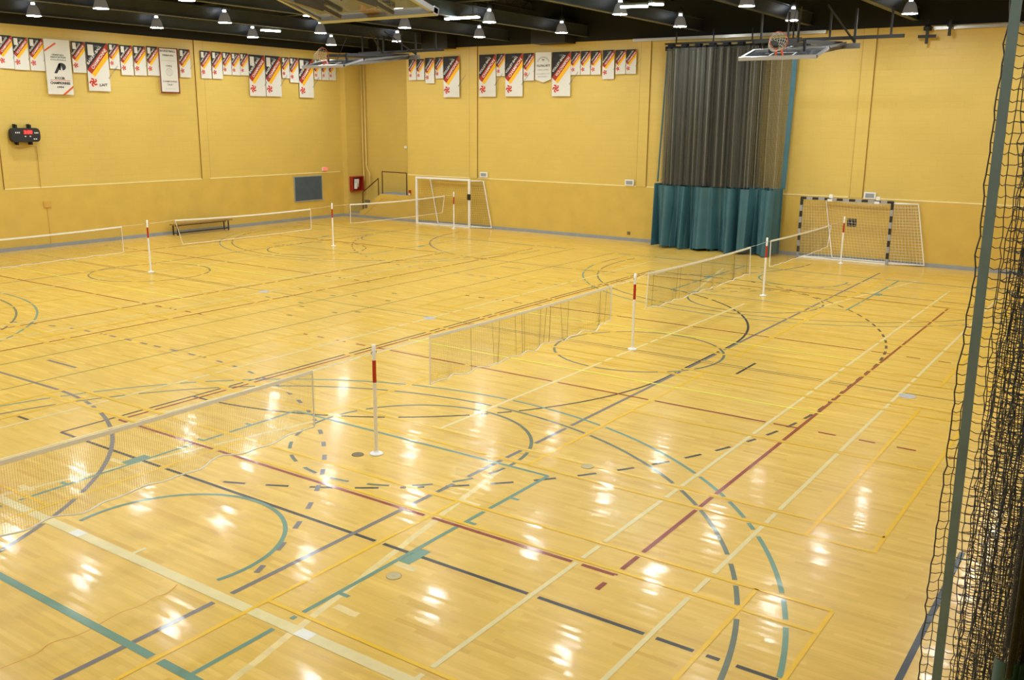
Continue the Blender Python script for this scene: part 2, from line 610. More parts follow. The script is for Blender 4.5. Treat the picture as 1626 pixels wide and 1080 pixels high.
def sample(s, step=0.03):
    if s[0] == 's':
        p, q = np.array(s[1], float), np.array(s[2], float)
        L = np.linalg.norm(q - p)
        n = max(2, int(L / step) + 1)
        t = np.linspace(0, 1, n)[:, None]
        return p + (q - p) * t
    _, c, r, a0, a1 = s
    L = abs(math.radians(a1 - a0)) * r
    n = max(8, int(L / step) + 1)
    a = np.radians(np.linspace(a0, a1, n))
    return np.stack([c[0] + r * np.cos(a), c[1] + r * np.sin(a)], 1)


def mir(s, mx, my):
    def fx(x): return 2 * CX - x if mx else x
    def fy(y): return 2 * CY - y if my else y
    if s[0] == 's':
        return ('s', (fx(s[1][0]), fy(s[1][1])), (fx(s[2][0]), fy(s[2][1])))
    _, c, r, a0, a1 = s
    if mx:
        a0, a1 = 180 - a0, 180 - a1
    if my:
        a0, a1 = -a0, -a1
    return ('a', (fx(c[0]), fy(c[1])), r, a0, a1)


def sym(segs, mx=True, my=True):
    out = []
    for s in segs:
        for a in ((0, 1) if mx else (0,)):
            for b in ((0, 1) if my else (0,)):
                out.append(mir(s, a, b))
    return out


def dashes(s, on, off, start=0.0):
    pts = sample(s, 0.01)
    d = np.r_[0, np.cumsum(np.linalg.norm(np.diff(pts, axis=0), axis=1))]
    out = []
    t = start
    while t < d[-1]:
        m_ = (d >= t) & (d <= t + on)
        if m_.sum() > 3:
            out.append(pts[m_])
        t += on + off
    return out


def ribbon(mb, pts, w, z):
    if len(pts) < 2:
        return
    d = np.gradient(pts, axis=0)
    d /= (np.linalg.norm(d, axis=1)[:, None] + 1e-9)
    n = np.stack([-d[:, 1], d[:, 0]], 1) * w / 2
    L, R = pts + n, pts - n
    vs = [(a[0], a[1], z) for a in L] + [(a[0], a[1], z) for a in R]
    k = len(pts)
    mb.add(vs, [(i, k + i, k + i + 1, i + 1) for i in range(k - 1)])


def paint(name, label, m_, w, z, items, cutter=False, cut=True):
    """items: primitives or ready point arrays; runs are broken where a higher line passes"""
    mb = MB()
    allp = []
    for qi, s in enumerate(items):
        zq = z + (qi % 9) * .00004
        pts = s if isinstance(s, np.ndarray) else sample(s)
        straight = not isinstance(s, np.ndarray) and s[0] == 's'
        allp.append(pts)
        if cut:
            ix = ((pts[:, 0] - gx0) / G).astype(int).clip(0, 3499)
            iy = ((pts[:, 1] - gy0) / G).astype(int).clip(0, 3499)
            ok = ~occ[ix, iy]
            if ok.mean() < 0.35:      # runs alongside another line: do not cut
                ok[:] = True
        else:
            ok = np.ones(len(pts), bool)
        i = 0
        n = len(pts)
        while i < n:
            if not ok[i]:
                i += 1
                continue
            j = i
            while j + 1 < n and ok[j + 1]:
                j += 1
            if j > i:
                run = pts[i:j + 1]
                if straight:
                    run = np.stack([run[0], run[-1]])
                ribbon(mb, run, w, zq)
            i = j + 1
    if cutter:
        rad = int((w / 2 + 0.022) / G)
        for pts in allp:
            ix = ((pts[:, 0] - gx0) / G).astype(int)
            iy = ((pts[:, 1] - gy0) / G).astype(int)
            for a, b in zip(ix, iy):
                occ[max(a - rad, 0):a + rad + 1, max(b - rad, 0):b + rad + 1] = True
    return mb


def finish_paint(mb, name, label, m_):
    o = mb.build(name, m_, floor)
    o['label'] = label
    o['kind'] = 'structure'
    return o


P_YEL = paint_material('dull yellow line paint', lin(246, 196, 44))
P_NEON = paint_material('bright yellow line', lin(255, 250, 96))
P_CREAM = paint_material('cream line paint', lin(238, 220, 158))
P_RED = paint_material('dark red line paint', lin(150, 62, 44))
P_TEAL = paint_material('green grey line paint', lin(118, 152, 128))
P_PURP = paint_material('grey line paint', lin(130, 122, 114))
P_OLIVE = paint_material('olive grey line paint', lin(112, 120, 98))
P_GREEN = paint_material('thin green line paint', lin(120, 130, 74))
P_BLACK = paint_material('black line paint', lin(72, 68, 58))
P_PALE = paint_material('pale sanded patch', lin(248, 222, 150), 0.12)
P_OCHRE = paint_material('ochre glue mark', lin(214, 156, 58))

# badminton (dull yellow): courts along the net rows
yel = []
for c in (-27.05, -19.61):
    for e in (2.96, 2.49):
        for s_ in (-1, 1):
            y = c + s_ * e
            if y > -30.2:
                yel.append(seg((17.38, y), (30.22, y)))
    for s_ in (-1, 1):
        yel.append(seg((23.8 + s_ * 1.93, c), (23.8 + s_ * 6.42, c)))
        for x in (1.93, 5.68, 6.42):
            yel.append(seg((23.8 + s_ * x, c - 2.96), (23.8 + s_ * x, c + 2.96)))
finish_paint(paint('', '', None, .045, .0030, sym(yel), cutter=True, cut=False), 'yellow_court_lines', 'dull yellow badminton court lines', P_YEL)
neon = [seg((19.6, y), (28.28, y)) for y in (-17.92, -14.06)] + [seg((3.5, y), (11.95, y)) for y in (-17.86, -14.06)]
finish_paint(paint('', '', None, .045, .0034, neon, cut=False), 'bright_yellow_court_lines', 'thin bright yellow lines beside the centre line', P_NEON)

cream = []
for x in (18.55, 19.86, 27.73, 29.0):
    cream.append(seg((x, -27.25), (x, -4.52)))
cream += [seg((19.86, -22.09), (27.73, -22.09)), seg((19.86, -9.7), (27.73, -9.7)), seg((23.82, -22.09), (23.82, -9.7)), seg((18.55, -4.5), (29.0, -4.5)),
          seg((23.8, -27.25), (23.8, -27.05))]
cream_all = cream + [mir(s, 1, 0) for s in cream]
mbc = paint('', '', None, .052, .0026, cream_all, cutter=True)
mbc2 = paint('', '', None, .125, .0025, [seg((18.5, -27.27), (27.78, -27.27)), mir(seg((18.5, -27.27), (27.78, -27.27)), 1, 0)], cutter=True, cut=False)
mbc.add(mbc2.v, mbc2.f)
finish_paint(mbc, 'cream_court_lines', 'cream tennis court lines', P_CREAM)

red = []
for x in (19.6, 28.19):
    red.append(seg((x, -24.65), (x, -7.15)))
for y in (-24.65, -7.15, -18.87, -13.1):
    red.append(seg((19.6, y), (28.19, y)))
red_items = sym(red, True, False) + [seg((13.85, -24.6), (13.85, -5.5))]
for y in (-18.87, -13.15):
    for k in range(4):
        for s_, x in ((1, 28.49), (-1, 19.25)):
            a = seg((x + s_ * .56 * k, y), (x + s_ * (.56 * k + .26), y))
            red_items += [a, mir(a, 1, 0)]
red_items += [seg((28.19, -25.02), (28.19, -24.85))]
finish_paint(paint('', '', None, .052, .0022, red_items), 'red_court_lines', 'dark red volleyball court lines', P_RED)
finish_paint(paint('', '', None, .022, .0022, [seg((19.6, -16.0), (28.19, -16.0)), seg((3.3, -16.0), (11.9, -16.0))]), 'red_centre_lines', 'thin red centre line', P_RED)

# basketball
teal = [arc((23.81, -26.75), 6.5, -8, 188), seg((26.17, -28.27), (26.17, -22.75)), seg((21.43, -28.27), (21.43, -22.75)),
        seg((21.43, -22.75), (26.17, -22.75)), arc((23.79, -26.77), 1.25, -14, 194)]
mbt = paint('', '', None, .052, .0018, sym(teal))
for (x, y0, y1) in ((26.27, -25.7, -25.34), (21.33, -25.7, -25.34)):
    for s in sym([seg((x, y0), (x, y1))]):
        ribbon(mbt, np.array([s[1], s[2]], float), .14, .0018)
for y in (-24.5, -26.55, -23.63):
    for xa, xb in ((26.17, 26.31), (21.29, 21.43)):
        for s in sym([seg((xa, y), (xb, y))]):
            ribbon(mbt, np.array([s[1], s[2]], float), .05, .0018)
mbt2 = paint('', '', None, .085, .0018, sym([seg((16.8, -28.28), (30.9, -28.28))]), cut=True)
mbt.add(mbt2.v, mbt2.f)
finish_paint(mbt, 'green_court_lines', 'green grey basketball lines', P_TEAL)

ol = [arc((23.81, -26.75), 6.06, -8, 188), arc((23.83, -22.73), 1.72, 0, 180)]
ol_items = sym(ol)
for s in sym([arc((23.83, -22.73), 1.72, 0, -180)]):
    ol_items += dashes(s, .3, .25, .12)
ol_items += [arc((23.93, -15.86), 1.7, 0, 360), arc((7.62, -15.84), 1.7, 0, 360)]
finish_paint(paint('', '', None, .052, .0014, ol_items, cutter=True), 'olive_court_lines', 'olive grey arcs and circles', P_OLIVE)

pur = [seg((25.34, -29.6), (25.34, -16.0)), seg((CX, -24.3), (17.17, -24.3)), arc((17.17, -30.15), 5.85, 90, 0), seg((15.25, -23.32), (16.2, -23.32))]
pur_items = sym(pur)
for s in sym([seg((CX, -21.43), (17.17, -21.43))]):
    pur_items += dashes(s, .24, .31, .1)
for s in sym([arc((17.17, -30.15), 8.72, 90, 23)]):
    pur_items += dashes(s, .21, .34, .12)
mbp = paint('', '', None, .062, .0016, pur_items)
finish_paint(mbp, 'grey_court_lines', 'grey large court lines with dashed arcs', P_PURP)

mbw = paint('', '', None, .058, .0016, [seg((31.0, -28), (31.0, -22.0))], cut=False)
finish_paint(mbw, 'wide_grey_line', 'wide slate grey line under the right net', paint_material('slate grey line paint', lin(48, 56, 58)))
gr = [seg((16.57, -28.2), (16.57, -3.4)), seg((14.9, -28.2), (14.9, -3.3)), seg((1.5, -15.88), (31.2, -15.88))]
mbg = paint('', '', None, .036, .0012, gr)
for x, y in [(13.88, -16.14), (13.28, -15.06), (14.70, -15.28), (15.17, -14.96), (15.76, -14.07), (16.32, -14.94), (14.75, -16.45), (15.14, -16.78), (15.71, -17.69), (16.34, -16.84), (16.72, -16.46), (13.50, -16.44)]:
    ribbon(mbg, np.array([(x - .09, y), (x + .09, y)]), .07, .0012)
finish_paint(mbg, 'thin_green_lines', 'thin green long lines and centre marks', P_GREEN)

bl = [seg((19.45, -25.49), (19.45, -6.3)), seg((19.45, -25.49), (31.2, -25.49)), seg((19.45, -6.3), (31.2, -6.3)),
      seg((25.3, -17.35), (25.3, -14.45)), arc((19.45, -17.35), 5.85, -90, 0), arc((19.45, -14.45), 5.85, 0, 90), seg((26.24, -16.43), (26.24, -15.45)),
      seg((18.2, -25.46), (18.5, -25.46))]
bl_items = list(bl)
bl_items += dashes(arc((19.45, -17.35), 8.72, -66.5, 0), .31, .26, 0.0)
bl_items += dashes(seg((28.17, -17.35), (28.17, -14.45)), .31, .25, .1)
bl_items += dashes(arc((19.45, -14.45), 8.72, 0, 68), .31, .25, .1)
finish_paint(paint('', '', None, .052, .0008, bl_items), 'black_court_lines', 'black handball lines with dashed outer arc', P_BLACK)

# pale sanded strips where an old key was removed, with dabs
pl = MB()
old = [seg((26.6, -28.6), (25.52, -22.9)), seg((21.05, -27.4), (22.06, -22.9))]
for s in sym(old, False, True):
    pts = sample(s, .2)
    pts = pts + rng.normal(0, .006, pts.shape)
    ribbon(pl, pts, .075, .0004)
for x, y in ((26.35, -26.75), (26.2, -25.75), (25.75, -24.05), (21.25, -26.9), (21.3, -25.7), (21.6, -24.6)):
    s_ = 1 if x > 23 else -1
    pts = np.array([(x - .02 * s_, y), (x + .08 * s_, y), (x + .2 * s_, y - .01), (x + .27 * s_, y)])
    ribbon(pl, pts, .085, .0005)
finish_paint(pl, 'worn_key_marks', 'pale sanded marks of an old painted key', P_PALE)
wh = MB()
for x in (22.86, 26.47):
    ribbon(wh, np.array([(x - .09, -27.27), (x + .09, -27.27)]), .127, .0036)
finish_paint(wh, 'white_tape_patches', 'white tape patches on the wide cream line', paint_material('white tape', lin(244, 240, 226)))
oc = MB()
wv = np.array([(24.80, -29.3), (24.80, -29.12), (24.84, -28.82), (24.75, -28.66), (24.86, -28.43), (24.78, -28.00), (24.84, -27.81), (24.79, -27.64), (24.84, -27.52), (24.76, -27.36)])
tt = np.linspace(0, len(wv) - 1, 80)
wvs = np.stack([np.interp(tt, range(len(wv)), wv[:, 0]), np.interp(tt, range(len(wv)), wv[:, 1])], 1)
ker = np.ones(7) / 7
wvs2 = wvs.copy()
for i in range(2):
    wvs2[3:-3, i] = np.convolve(wvs[:, i], ker, 'valid')
ribbon(oc, wvs2, .014, .0006)
finish_paint(oc, 'wavy_glue_mark', 'thin wavy ochre mark', P_OCHRE)

# ------------------------------------------------------------------ floor plates
def disc(x, y, r, col, label):
    mb = MB()
    mb.lathe((0, 0, 0), [(r, 0.0), (r, .004), (r * .93, .007), (r * .9, .0055), (r * .2, .0055), (r * .18, .007), (0.001, .007)], 28)
    o = mb.build('floor_plate', col, None, loc=(x, y, .0002))
    return tag(o, label, 'floor plate', 'round cover plates in the floor')


M_PLATE = mat('brass grey plate', lin(176, 160, 112), 0.4, 0.3)
M_PLATEB = mat('bright steel plate', lin(190, 196, 206), 0.3, 0.5)
M_PLATED = mat('dark bronze plate', lin(112, 92, 60), 0.45, 0.3)
disc(23.61, -23.62, .085, M_PLATED, 'brown round plate touching the foot of the nearest net post')
disc(26.38, -25.98, .08, M_PLATE, 'round floor plate nearest the camera, below the green key block')
disc(26.41, -22.15, .085, M_PLATE, 'round floor plate on the cream line near the dashed black arc')
disc(29.14, -16.06, .14, M_PLATEB, 'bright steel floor plate beside the right net curtain')
disc(18.55, -15.98, .14, M_PLATEB, 'grey floor plate where cream line meets thin centre line beyond the nets')
disc(12.83, -15.98, .14, M_PLATEB, 'pale floor plate far away where centre line crosses the far cream line')

# ------------------------------------------------------------------ net posts
def make_post():
    root = thing('net_post', '', 'net post')
    mb = MB(); mb.lathe((0, 0, 0), [(.026, .01), (.026, 1.03)], 16); mb.lathe((0, 0, 0), [(.026, 1.34), (.026, 1.55), (.02, 1.556), (.001, 1.557)], 16)
    mb.build('pole', M_WHITE, root, True)
    mb = MB(); mb.lathe((0, 0, 0), [(.0265, 1.03), (.0265, 1.34)], 16)
    o = mb.build('colour_band', M_RED, root, True); o['label'] = 'red painted band'
    mb = MB(); mb.lathe((0, 0, 0), [(.095, .004), (.095, .014), (.06, .02), (.032, .028), (.03, .05), (.027, .052)], 24); mb.build('base_flange', M_WHITE, root, True)
    for e in (-1, 1):
        mb = MB(); mb.tube([(0, .02 * e, 1.46), (0, .05 * e, 1.46), (0, .05 * e, 1.43)], .005, 6); mb.build('net_hook', M_STEEL, root)
    return root


posts = [(23.8, -23.45, 'white net post nearest the camera, brown plate at its foot'),
         (23.8, -15.86, 'white net post on the olive centre circle, second from the camera in the near row'),
         (23.8, -8.34, 'white net post in the near row in front of the green curtain'),
         (23.77, -1.03, 'white net post standing in front of the striped goal'),
         (7.62, -15.82, 'white net post between the two leftmost far nets'),
         (7.56, -8.2, 'white net post in front of the left wall, right of the low bench'),
         (7.45, -.95, 'white net post standing in front of the plain white goal')]
p0 = make_post()
for i, (x, y, lab) in enumerate(posts):
    o = p0 if i == 0 else copy_tree(p0)
    o.location = (x, y, 0)
    tag(o, lab, 'net post', 'badminton net posts')

# ------------------------------------------------------------------ badminton nets
def add_strings(mb, lines, r):
    """thin triangular cords from many polylines"""
    for pts in lines:
        mb.tube(pts, r, 3, 0, False)


def make_net(x, y0, y1, label, seed, cordm=None, cr=.0009, gathers=0, ztop=(1.44, 1.42, 1.44), zbot=.73, slant0=0.0, slant1=0.0, loose=1.0, post0=None, post1=None):
    """net running along Y from y0 (near) to y1 (far)"""
    rr = random.Random(seed)
    root = thing('badminton_net', label, 'net', (x, y0, 0), 'badminton nets')
    L = y1 - y0
    ph = [rr.uniform(0, 6.28) for _ in range(6)]

    def top(t):
        a, m_, b = ztop
        return (a * (1 - t) + b * t) + (m_ - (a + b) / 2) * 4 * t * (1 - t)

    def bot(t):
        w = .012 * math.sin(t * 34 + ph[0]) + .010 * math.sin(t * 71 + ph[1]) + .008 * math.sin(t * 13 + ph[2])
        return zbot + w * loose - .02 * 4 * t * (1 - t)

    def fold(t):
        return loose * (.022 * math.sin(t * 30 + ph[3]) + .018 * math.sin(t * 53 + ph[4]))

    def yy(t, k):      # k 0 top .. 1 bottom
        return L * t + k * (slant0 * (1 - t) + slant1 * t)

    def P(t, k):
        return (fold(t) * k, yy(t, k), top(t) * (1 - k) + bot(t) * k)
    N = 80
    tt = [i / N for i in range(N + 1)]
    mb = MB()
    for i in range(N):
        a, b = tt[i], tt[i + 1]
        za, zb = top(a), top(b)
        mb.bar((0, yy(a, 0), za), (0, yy(b, 0), zb), .008, .045)
    mb.build('top_tape', M_TAPE, root)
    mb = MB()
    nv = int(L / .024)
    lines = []
    for i in range(1, nv):
        t = i / nv
        lines.append([P(t, .02), P(t, .5), P(t, .98)])
    nh = 28
    for j in range(1, nh):
        lines.append([P(t, j / nh) for t in tt[::2]])
    for _ in range(gathers):      # gathered folds read darker
        t = rr.uniform(.03, .97)
        for d in range(3):
            lines.append([P(t + d * .0009, .03), P(t + d * .0012, .6), P(t + d * .001, .97)])
    add_strings(mb, lines, cr)
    mb.build('netting', cordm or M_NETD, root)
    mb = MB(); mb.tube([P(t, 1) for t in tt], .009, 5); mb.build('bottom_cord', M_TAPE, root)
    for e in (0.0, 1.0):
        mb = MB(); mb.bar(P(e, 0), P(e, .5), .008, .02, up=(1, 0, 0)); mb.bar(P(e, .5), P(e, 1), .008, .02, up=(1, 0, 0)); mb.build('side_tape', M_TAPE, root)
    for e, py in ((0.0, post0), (1.0, post1)):
        if py is None:
            continue
        q = (7.62 - x if x < 10 and py < -10 else 0, py - y0 + (.045 if e == 0 else -.045), 1.45)
        p = (0, yy(e, 0), top(e) + .02)
        mid = ((p[0] + q[0]) / 2, (p[1] + q[1]) / 2, (p[2] + q[2]) / 2 - .012)
        mb = MB(); mb.tube([p, mid, q], .0035, 4); mb.build('tie_cord', M_TAPE, root)
    return root


XN = 23.8
make_net(XN, -30.2, -24.57, 'nearest net, at the lower left, with sagging wavy bottom cord', 1, M_NETL, .0008, 0, (1.42, 1.39, 1.42), .70, loose=1.3, post1=-23.47)
make_net(XN, -22.27, -16.83, 'net in the middle of the near row with dark gathered folds', 2, M_NETD, .0009, 14, (1.44, 1.41, 1.43), .73, loose=1.6, post0=-23.43, post1=-15.9)
make_net(XN, -15.27, -9.53, 'near row net in front of the green curtain with a bumpy bottom cord', 3, M_NETD, .001, 6, (1.48, 1.42, 1.42), .74, loose=1.0, post0=-15.82, post1=-8.38)
make_net(XN, -8.05, -2.6, 'farthest net of the near row, hanging in front of the striped goal', 4, M_NETD, .0009, 0, (1.44, 1.40, 1.40), .74, slant1=-.2, loose=.4, post0=-8.3, post1=-1.06)
make_net(7.56, -22.3, -16.62, 'leftmost net of the far row, cut by the left edge of the picture', 5, M_NETD, .0009, 0, (1.40, 1.38, 1.42), .68, loose=.5, post1=-15.86)
make_net(7.56, -14.81, -9.25, 'far row net in front of the low bench', 6, M_NETD, .0009, 0, (1.46, 1.40, 1.41), .71, slant0=.22, loose=.15, post0=-15.8, post1=-8.24)
make_net(7.56, -7.27, -1.72, 'far row net beside the stairs, reaching across the white goal', 7, M_NETD, .0009, 0, (1.44, 1.39, 1.43), .75, slant1=-.15, loose=.15, post0=-8.16, post1=-.98)

# ------------------------------------------------------------------ handball goals against the back wall
def goal(x0, x1, rear_t, rear_b, striped, label, yf=-.42, yb=-.12):
    root = thing('handball_goal', label, 'goal', ((x0 + x1) / 2, yf, 0))
    cx = (x0 + x1) / 2
    H = 2.0
    w = .08

    def L(x, y, z):
        return (x - cx, y - yf, z)

    def band(p, q, n, name, first=0):
        mb = MB()
        p, q = Vector(p), Vector(q)
        for i in range(n):
            a = p.lerp(q, i / n); b = p.lerp(q, (i + 1) / n)
            mb.bar(a, b, w, w, (i + first) % 2 if striped else 0, up=(0, 1, 0))
        mats = [M_BLKP, M_GREYP] if striped else [M_GREYP if False else M_WHITE, M_WHITE]
        return mb.build(name, mats, root)
    band(L(x0, yf, .0), L(x0, yf, H), 10, 'post', 1)
    band(L(x1, yf, .0), L(x1, yf, H), 10, 'post', 1)
    band(L(x0 - w / 2, yf, H + w / 2), L(x1 + w / 2, yf, H + w / 2), 15, 'crossbar', 0)
    fr = MB()
    for xf in (x0, x1):
        fr.tube([L(xf, yf, H), L(xf + rear_t, yb, H), L(xf + rear_b, yb - .02, .05), L(xf, yf, .04)], .022, 8)
    fr.tube([L(x0 + rear_b, yb - .02, .05), L(x1 + rear_b, yb - .02, .05)], .022, 8)
    fr.tube([L(x0 + rear_t, yb, H), L(x1 + rear_t, yb, H)], .018, 8)
    fr.build('rear_frame', M_WHITE, root, True)
    mb = MB(); mb.bar(L(x0, yf, .03), L(x1, yf, .03), .05, .05); mb.build('ground_bar', M_WHITE, root)
    # net: back sheet sagging from the crossbar to the rear bar, plus the side sheet
    lines = []
    step = .1

    def back(u, v):
        # u 0..1 across, v 0..1 down
        xa = x0 + (rear_t * (1 - v) + rear_b * v)
        xb = x1 + (rear_t * (1 - v) + rear_b * v)
        bel = .10 * math.sin(math.pi * u) * math.sin(math.pi * v)
        return L(xa * (1 - u) + xb * u, yb - .03 - bel, H - .02 - v * (H - .07) - .10 * math.sin(math.pi * u) * (1 - v) ** 3)

    def side(xf, u, v):
        return L(xf + (rear_t * (1 - v) + rear_b * v) * u, yf + (yb - yf) * u, H - .02 - v * (H - .08))

    def roof(u, v):
        return L(x0 + (x1 - x0) * u + rear_t * v, yf + (yb - yf) * v, H + .02 - .13 * math.sin(math.pi * u) * v)
    nu, nv = int((x1 - x0) / step), int(H / step)
    for i in range(nu + 1):
        lines.append([back(i / nu, k / 8) for k in range(9)])
        lines.append([roof(i / nu, 0), roof(i / nu, .5), roof(i / nu, 1)])
    for j in range(nv + 1):
        lines.append([back(k / 12, j / nv) for k in range(13)])
    for xf in (x0, x1):
        n2 = 10
        for i in range(n2 + 1):
            lines.append([side(xf, i / n2, 0), side(xf, i / n2, 1)])
        for j in range(nv + 1):
            lines.append([side(xf, 0, j / nv), side(xf, 1, j / nv)])
    nb = MB(); add_strings(nb, lines, .0042 if striped else .0022)
    nb.build('goal_net', M_NETW if striped else M_NETD, root)
    return root, L


g1, L1 = goal(22.13, 25.08, .72, 1.1, True, 'handball goal with black and grey striped frame and white net')
for x in (23.1, 24.62):
    mb = MB(); mb.box(L1(x - .06, -.45, 2.02), L1(x + .06, -.38, 2.2)); mb.box(L1(x - .1, -.47, 1.97), L1(x + .06, -.46, 2.05)); mb.build('bracket', M_WHITE, g1)
g2, L2 = goal(4.95, 7.88, .52, .98, False, 'plain white goal beside the stairs')
mb = MB(); mb.box(L2(7.82, -.5, 1.2), L2(7.98, -.46, 1.45)); mb.build('pad', M_BLKP, g2)['label'] = 'small black pad on the post'

mb = MB(); mb.box((-.15, -.012, -.13), (.15, 0, .13)); 
pic = mb.build('wall_plate', M_BLKP, None, loc=(23.75, -.027, 1.27)); tag(pic, 'small black square plate on the wall behind the striped goal net', 'plate')
mb = MB(); mb.box((-.03, -.016, -.02), (.02, -.012, .04)); mb.build('handle', M_STEEL, pic)

# ------------------------------------------------------------------ stairs and landing
mb = MB()
st = MB()
# solid side wall of the stair with sloping top
prof = [(1.06, 0), (4.1, 0), (4.1, 1.17), (2.42, 1.17), (1.2, .33), (1.06, .33)]
vs = [(x, -.03, z) for x, z in prof] + [(x, .12, z) for x, z in prof]
n = len(prof)
st.add(vs, [tuple(range(n)), tuple(range(2 * n - 1, n - 1, -1))] + [((i + 1) % n, i, n + i, n + (i + 1) % n) for i in range(n)])
stairs = thing('staircase', 'short yellow staircase climbing to a landing in the left corner', 'stairs', (0, 0, 0))
st.build('side_wall', M_WALL_LOW, stairs)
mb.box((.33, -.03, 0), (1.06, 1.08, .16))
for i in range(5):
    mb.box((1.06 + i * .27, .12, 0), (4.09, 1.08, .16 + .2 * (i + 1)))
mb.build('steps', M_WALL_LOW, stairs)
mb = MB(); mb.box((.33, -.03, .16), (1.06, 1.08, .175)); 
for i in range(4):
    mb.box((1.05 + i * .27, .12, .16 + .2 * (i + 1)), (1.34 + i * .27, 1.08, .175 + .2 * (i + 1)))
mb.box((2.14, .12, 1.16), (4.09, 1.08, 1.19)); mb.box((2.42, -.03, 1.17), (4.09, .12, 1.185))
mb.build('tread', M_TREAD, stairs)
hb = MB()
hb.tube([(1.27, 0, .35), (1.27, 0, 1.19), (2.27, 0, 1.86), (2.27, 0, 1.06)], .03, 8); 
hb.build('handrail', M_HANDRAIL, stairs)
hb = MB()
hb.tube([(2.52, 0, 1.17), (2.52, 0, 2.19), (4.0, 0, 2.17), (4.0, 0, 1.17)], .03, 8); 
hb.build('guard_rail', M_HANDRAIL, stairs)
mb = MB(); mb.bar((1.25, -.032, .06), (2.5, -.032, .93), .004, .018, up=(0, 1, 0)); mb.bar((2.5, -.032, .93), (4.0, -.032, .93), .004, .012, up=(0, 1, 0))
mb.build('stringer_line', M_JOINT, stairs)
M_WBOX = mat('grey wall boxes', lin(110, 98, 70), .6)
for a, b, lab in (((1.42, -.05, .72), (1.74, -.031, .85), 'small dark plate on the wall behind the lower handrail'), ((1.42, -.05, .45), (1.56, -.031, .62), 'small grey plate below the dark plate by the lower handrail')):
    mb = MB(); mb.box(a, b); mb.box((a[0] + .02, -.054, a[2] + .02), (b[0] - .02, -.05, b[2] - .02)); tag(mb.build('wall_plate', M_WBOX), lab, 'plate')
mb = MB(); mb.box((4.16, -.07, 1.2), (4.28, -.025, 1.42)); 
o = mb.build('fire_alarm_box', M_REDCAB); tag(o, 'tiny red alarm box at the right end of the landing', 'alarm box')
mb = MB(); mb.box((4.17, -.072, 1.2), (4.27, -.03, 1.29)); mb.build('lower_plate', M_HOSE, o)

# fire hose cabinet on the side of the recess
cab = thing('fire_hose_cabinet', 'red fire hose cabinet in the left corner above the lowest step', 'fire cabinet', (.332, .1, 1.17))
mb = MB()
mb.box((0, 0, 0), (.2, .05, .7)); mb.box((0, .72, 0), (.2, .77, .7)); mb.box((0, .05, 0), (.2, .72, .05)); mb.box((0, .05, .65), (.2, .72, .7)); mb.box((0, .05, .05), (.02, .72, .65))
mb.build('case', M_REDCAB, cab)
mb = MB()
for k in range(6):
    mb.tube([(.16, .17 + .05 * k, .2), (.18, .17 + .05 * k, .58)], .024, 8)
mb.build('hose', M_HOSE, cab, True)
mb = MB(); mb.box((.205, .1, .12), (.212, .3, .4)); mb.build('notice', M_WHITE, cab)
pp = MB()
for dx, ex in ((0, 0), (.2, .16)):
    pp.tube([(.42 + dx, .98, 7.45), (.42 + dx, .98, 2.35), (.46 + dx + ex * .3, .95, 2.2), (.52 + dx + ex, .9, 2.02), (.52 + dx + ex, .9, 1.62 if dx == 0 else 1.3)], .03, 10)
tag(pp.build('standpipe', M_PIPE, None, True), 'pair of cream pipes running down the left corner to the hose cabinet', 'pipe')

# ------------------------------------------------------------------ wall fittings
pad = thing('wall_pad', 'slate blue grey square board on the left wall', 'board', (.03, -2.27, 1.42))
mb = MB(); mb.box((0, -.82, -.53), (.03, .82, .53)); mb.build('panel', M_BOARD, pad)
mb = MB()
for a, b in (((0, -.86, -.57), (.035, .86, -.53)), ((0, -.86, .53), (.035, .86, .57)), ((0, -.86, -.53), (.035, -.82, .53)), ((0, .82, -.53), (.035, .86, .53))):
    mb.box(a, b)
mb.build('frame', M_BASE, pad)
ex = thing('exit_sign', 'small lit red sign above the slate board', 'sign', (.03, -1.22, 2.26))
mb = MB(); mb.box((0, -.16, -.08), (.06, .16, .08)); mb.build('housing', M_WHITE, ex)
mb = MB(); mb.box((.06, -.15, -.07), (.064, .15, .07)); mb.build('face', M_EXIT, ex)

M_SPK = mat('grille grey', lin(168, 172, 176), .6)
for x, z, lab in ((8.38, 2.27, 'white framed wall grille above the plain white goal'), (15.33, 2.24, 'white framed wall grille left of the green curtain'), (24.26, 2.2, 'white framed wall grille above the striped goal')):
    t = thing('wall_grille', lab, 'grille', (x, -.035, z), 'white wall grilles along the back wall')
    mb = MB(); mb.box((-.19, -.05, -.11), (.19, 0, .11)); mb.build('frame', M_WHITE, t)
    mb = MB()
    mb.box((-.14, -.055, -.07), (.14, -.05, .07))
    for k in range(6):
        mb.box((-.14, -.062, -.065 + k * .024), (.14, -.055, -.055 + k * .024))
    mb.build('louvre', M_SPK, t)
mb = MB(); mb.box((-.07, -.05, -.055), (.07, 0, .055)); mb.box((-.05, -.055, -.035), (.05, -.05, .035))
tag(mb.build('sensor_box', M_WHITE, None, loc=(3.05, 1.09, 3.28)), 'small white box high on the recess wall above the landing', 'box')
mb = MB(); mb.box((-.06, -.02, -.06), (.06, 0, .06)); mb.box((-.04, -.025, -.04), (.04, -.02, .04))
tag(mb.build('wall_socket', mat('dark socket', lin(120, 106, 66), .5), None, loc=(15.36, -.027, .3)), 'small dark socket low on the back wall left of the curtain', 'socket')

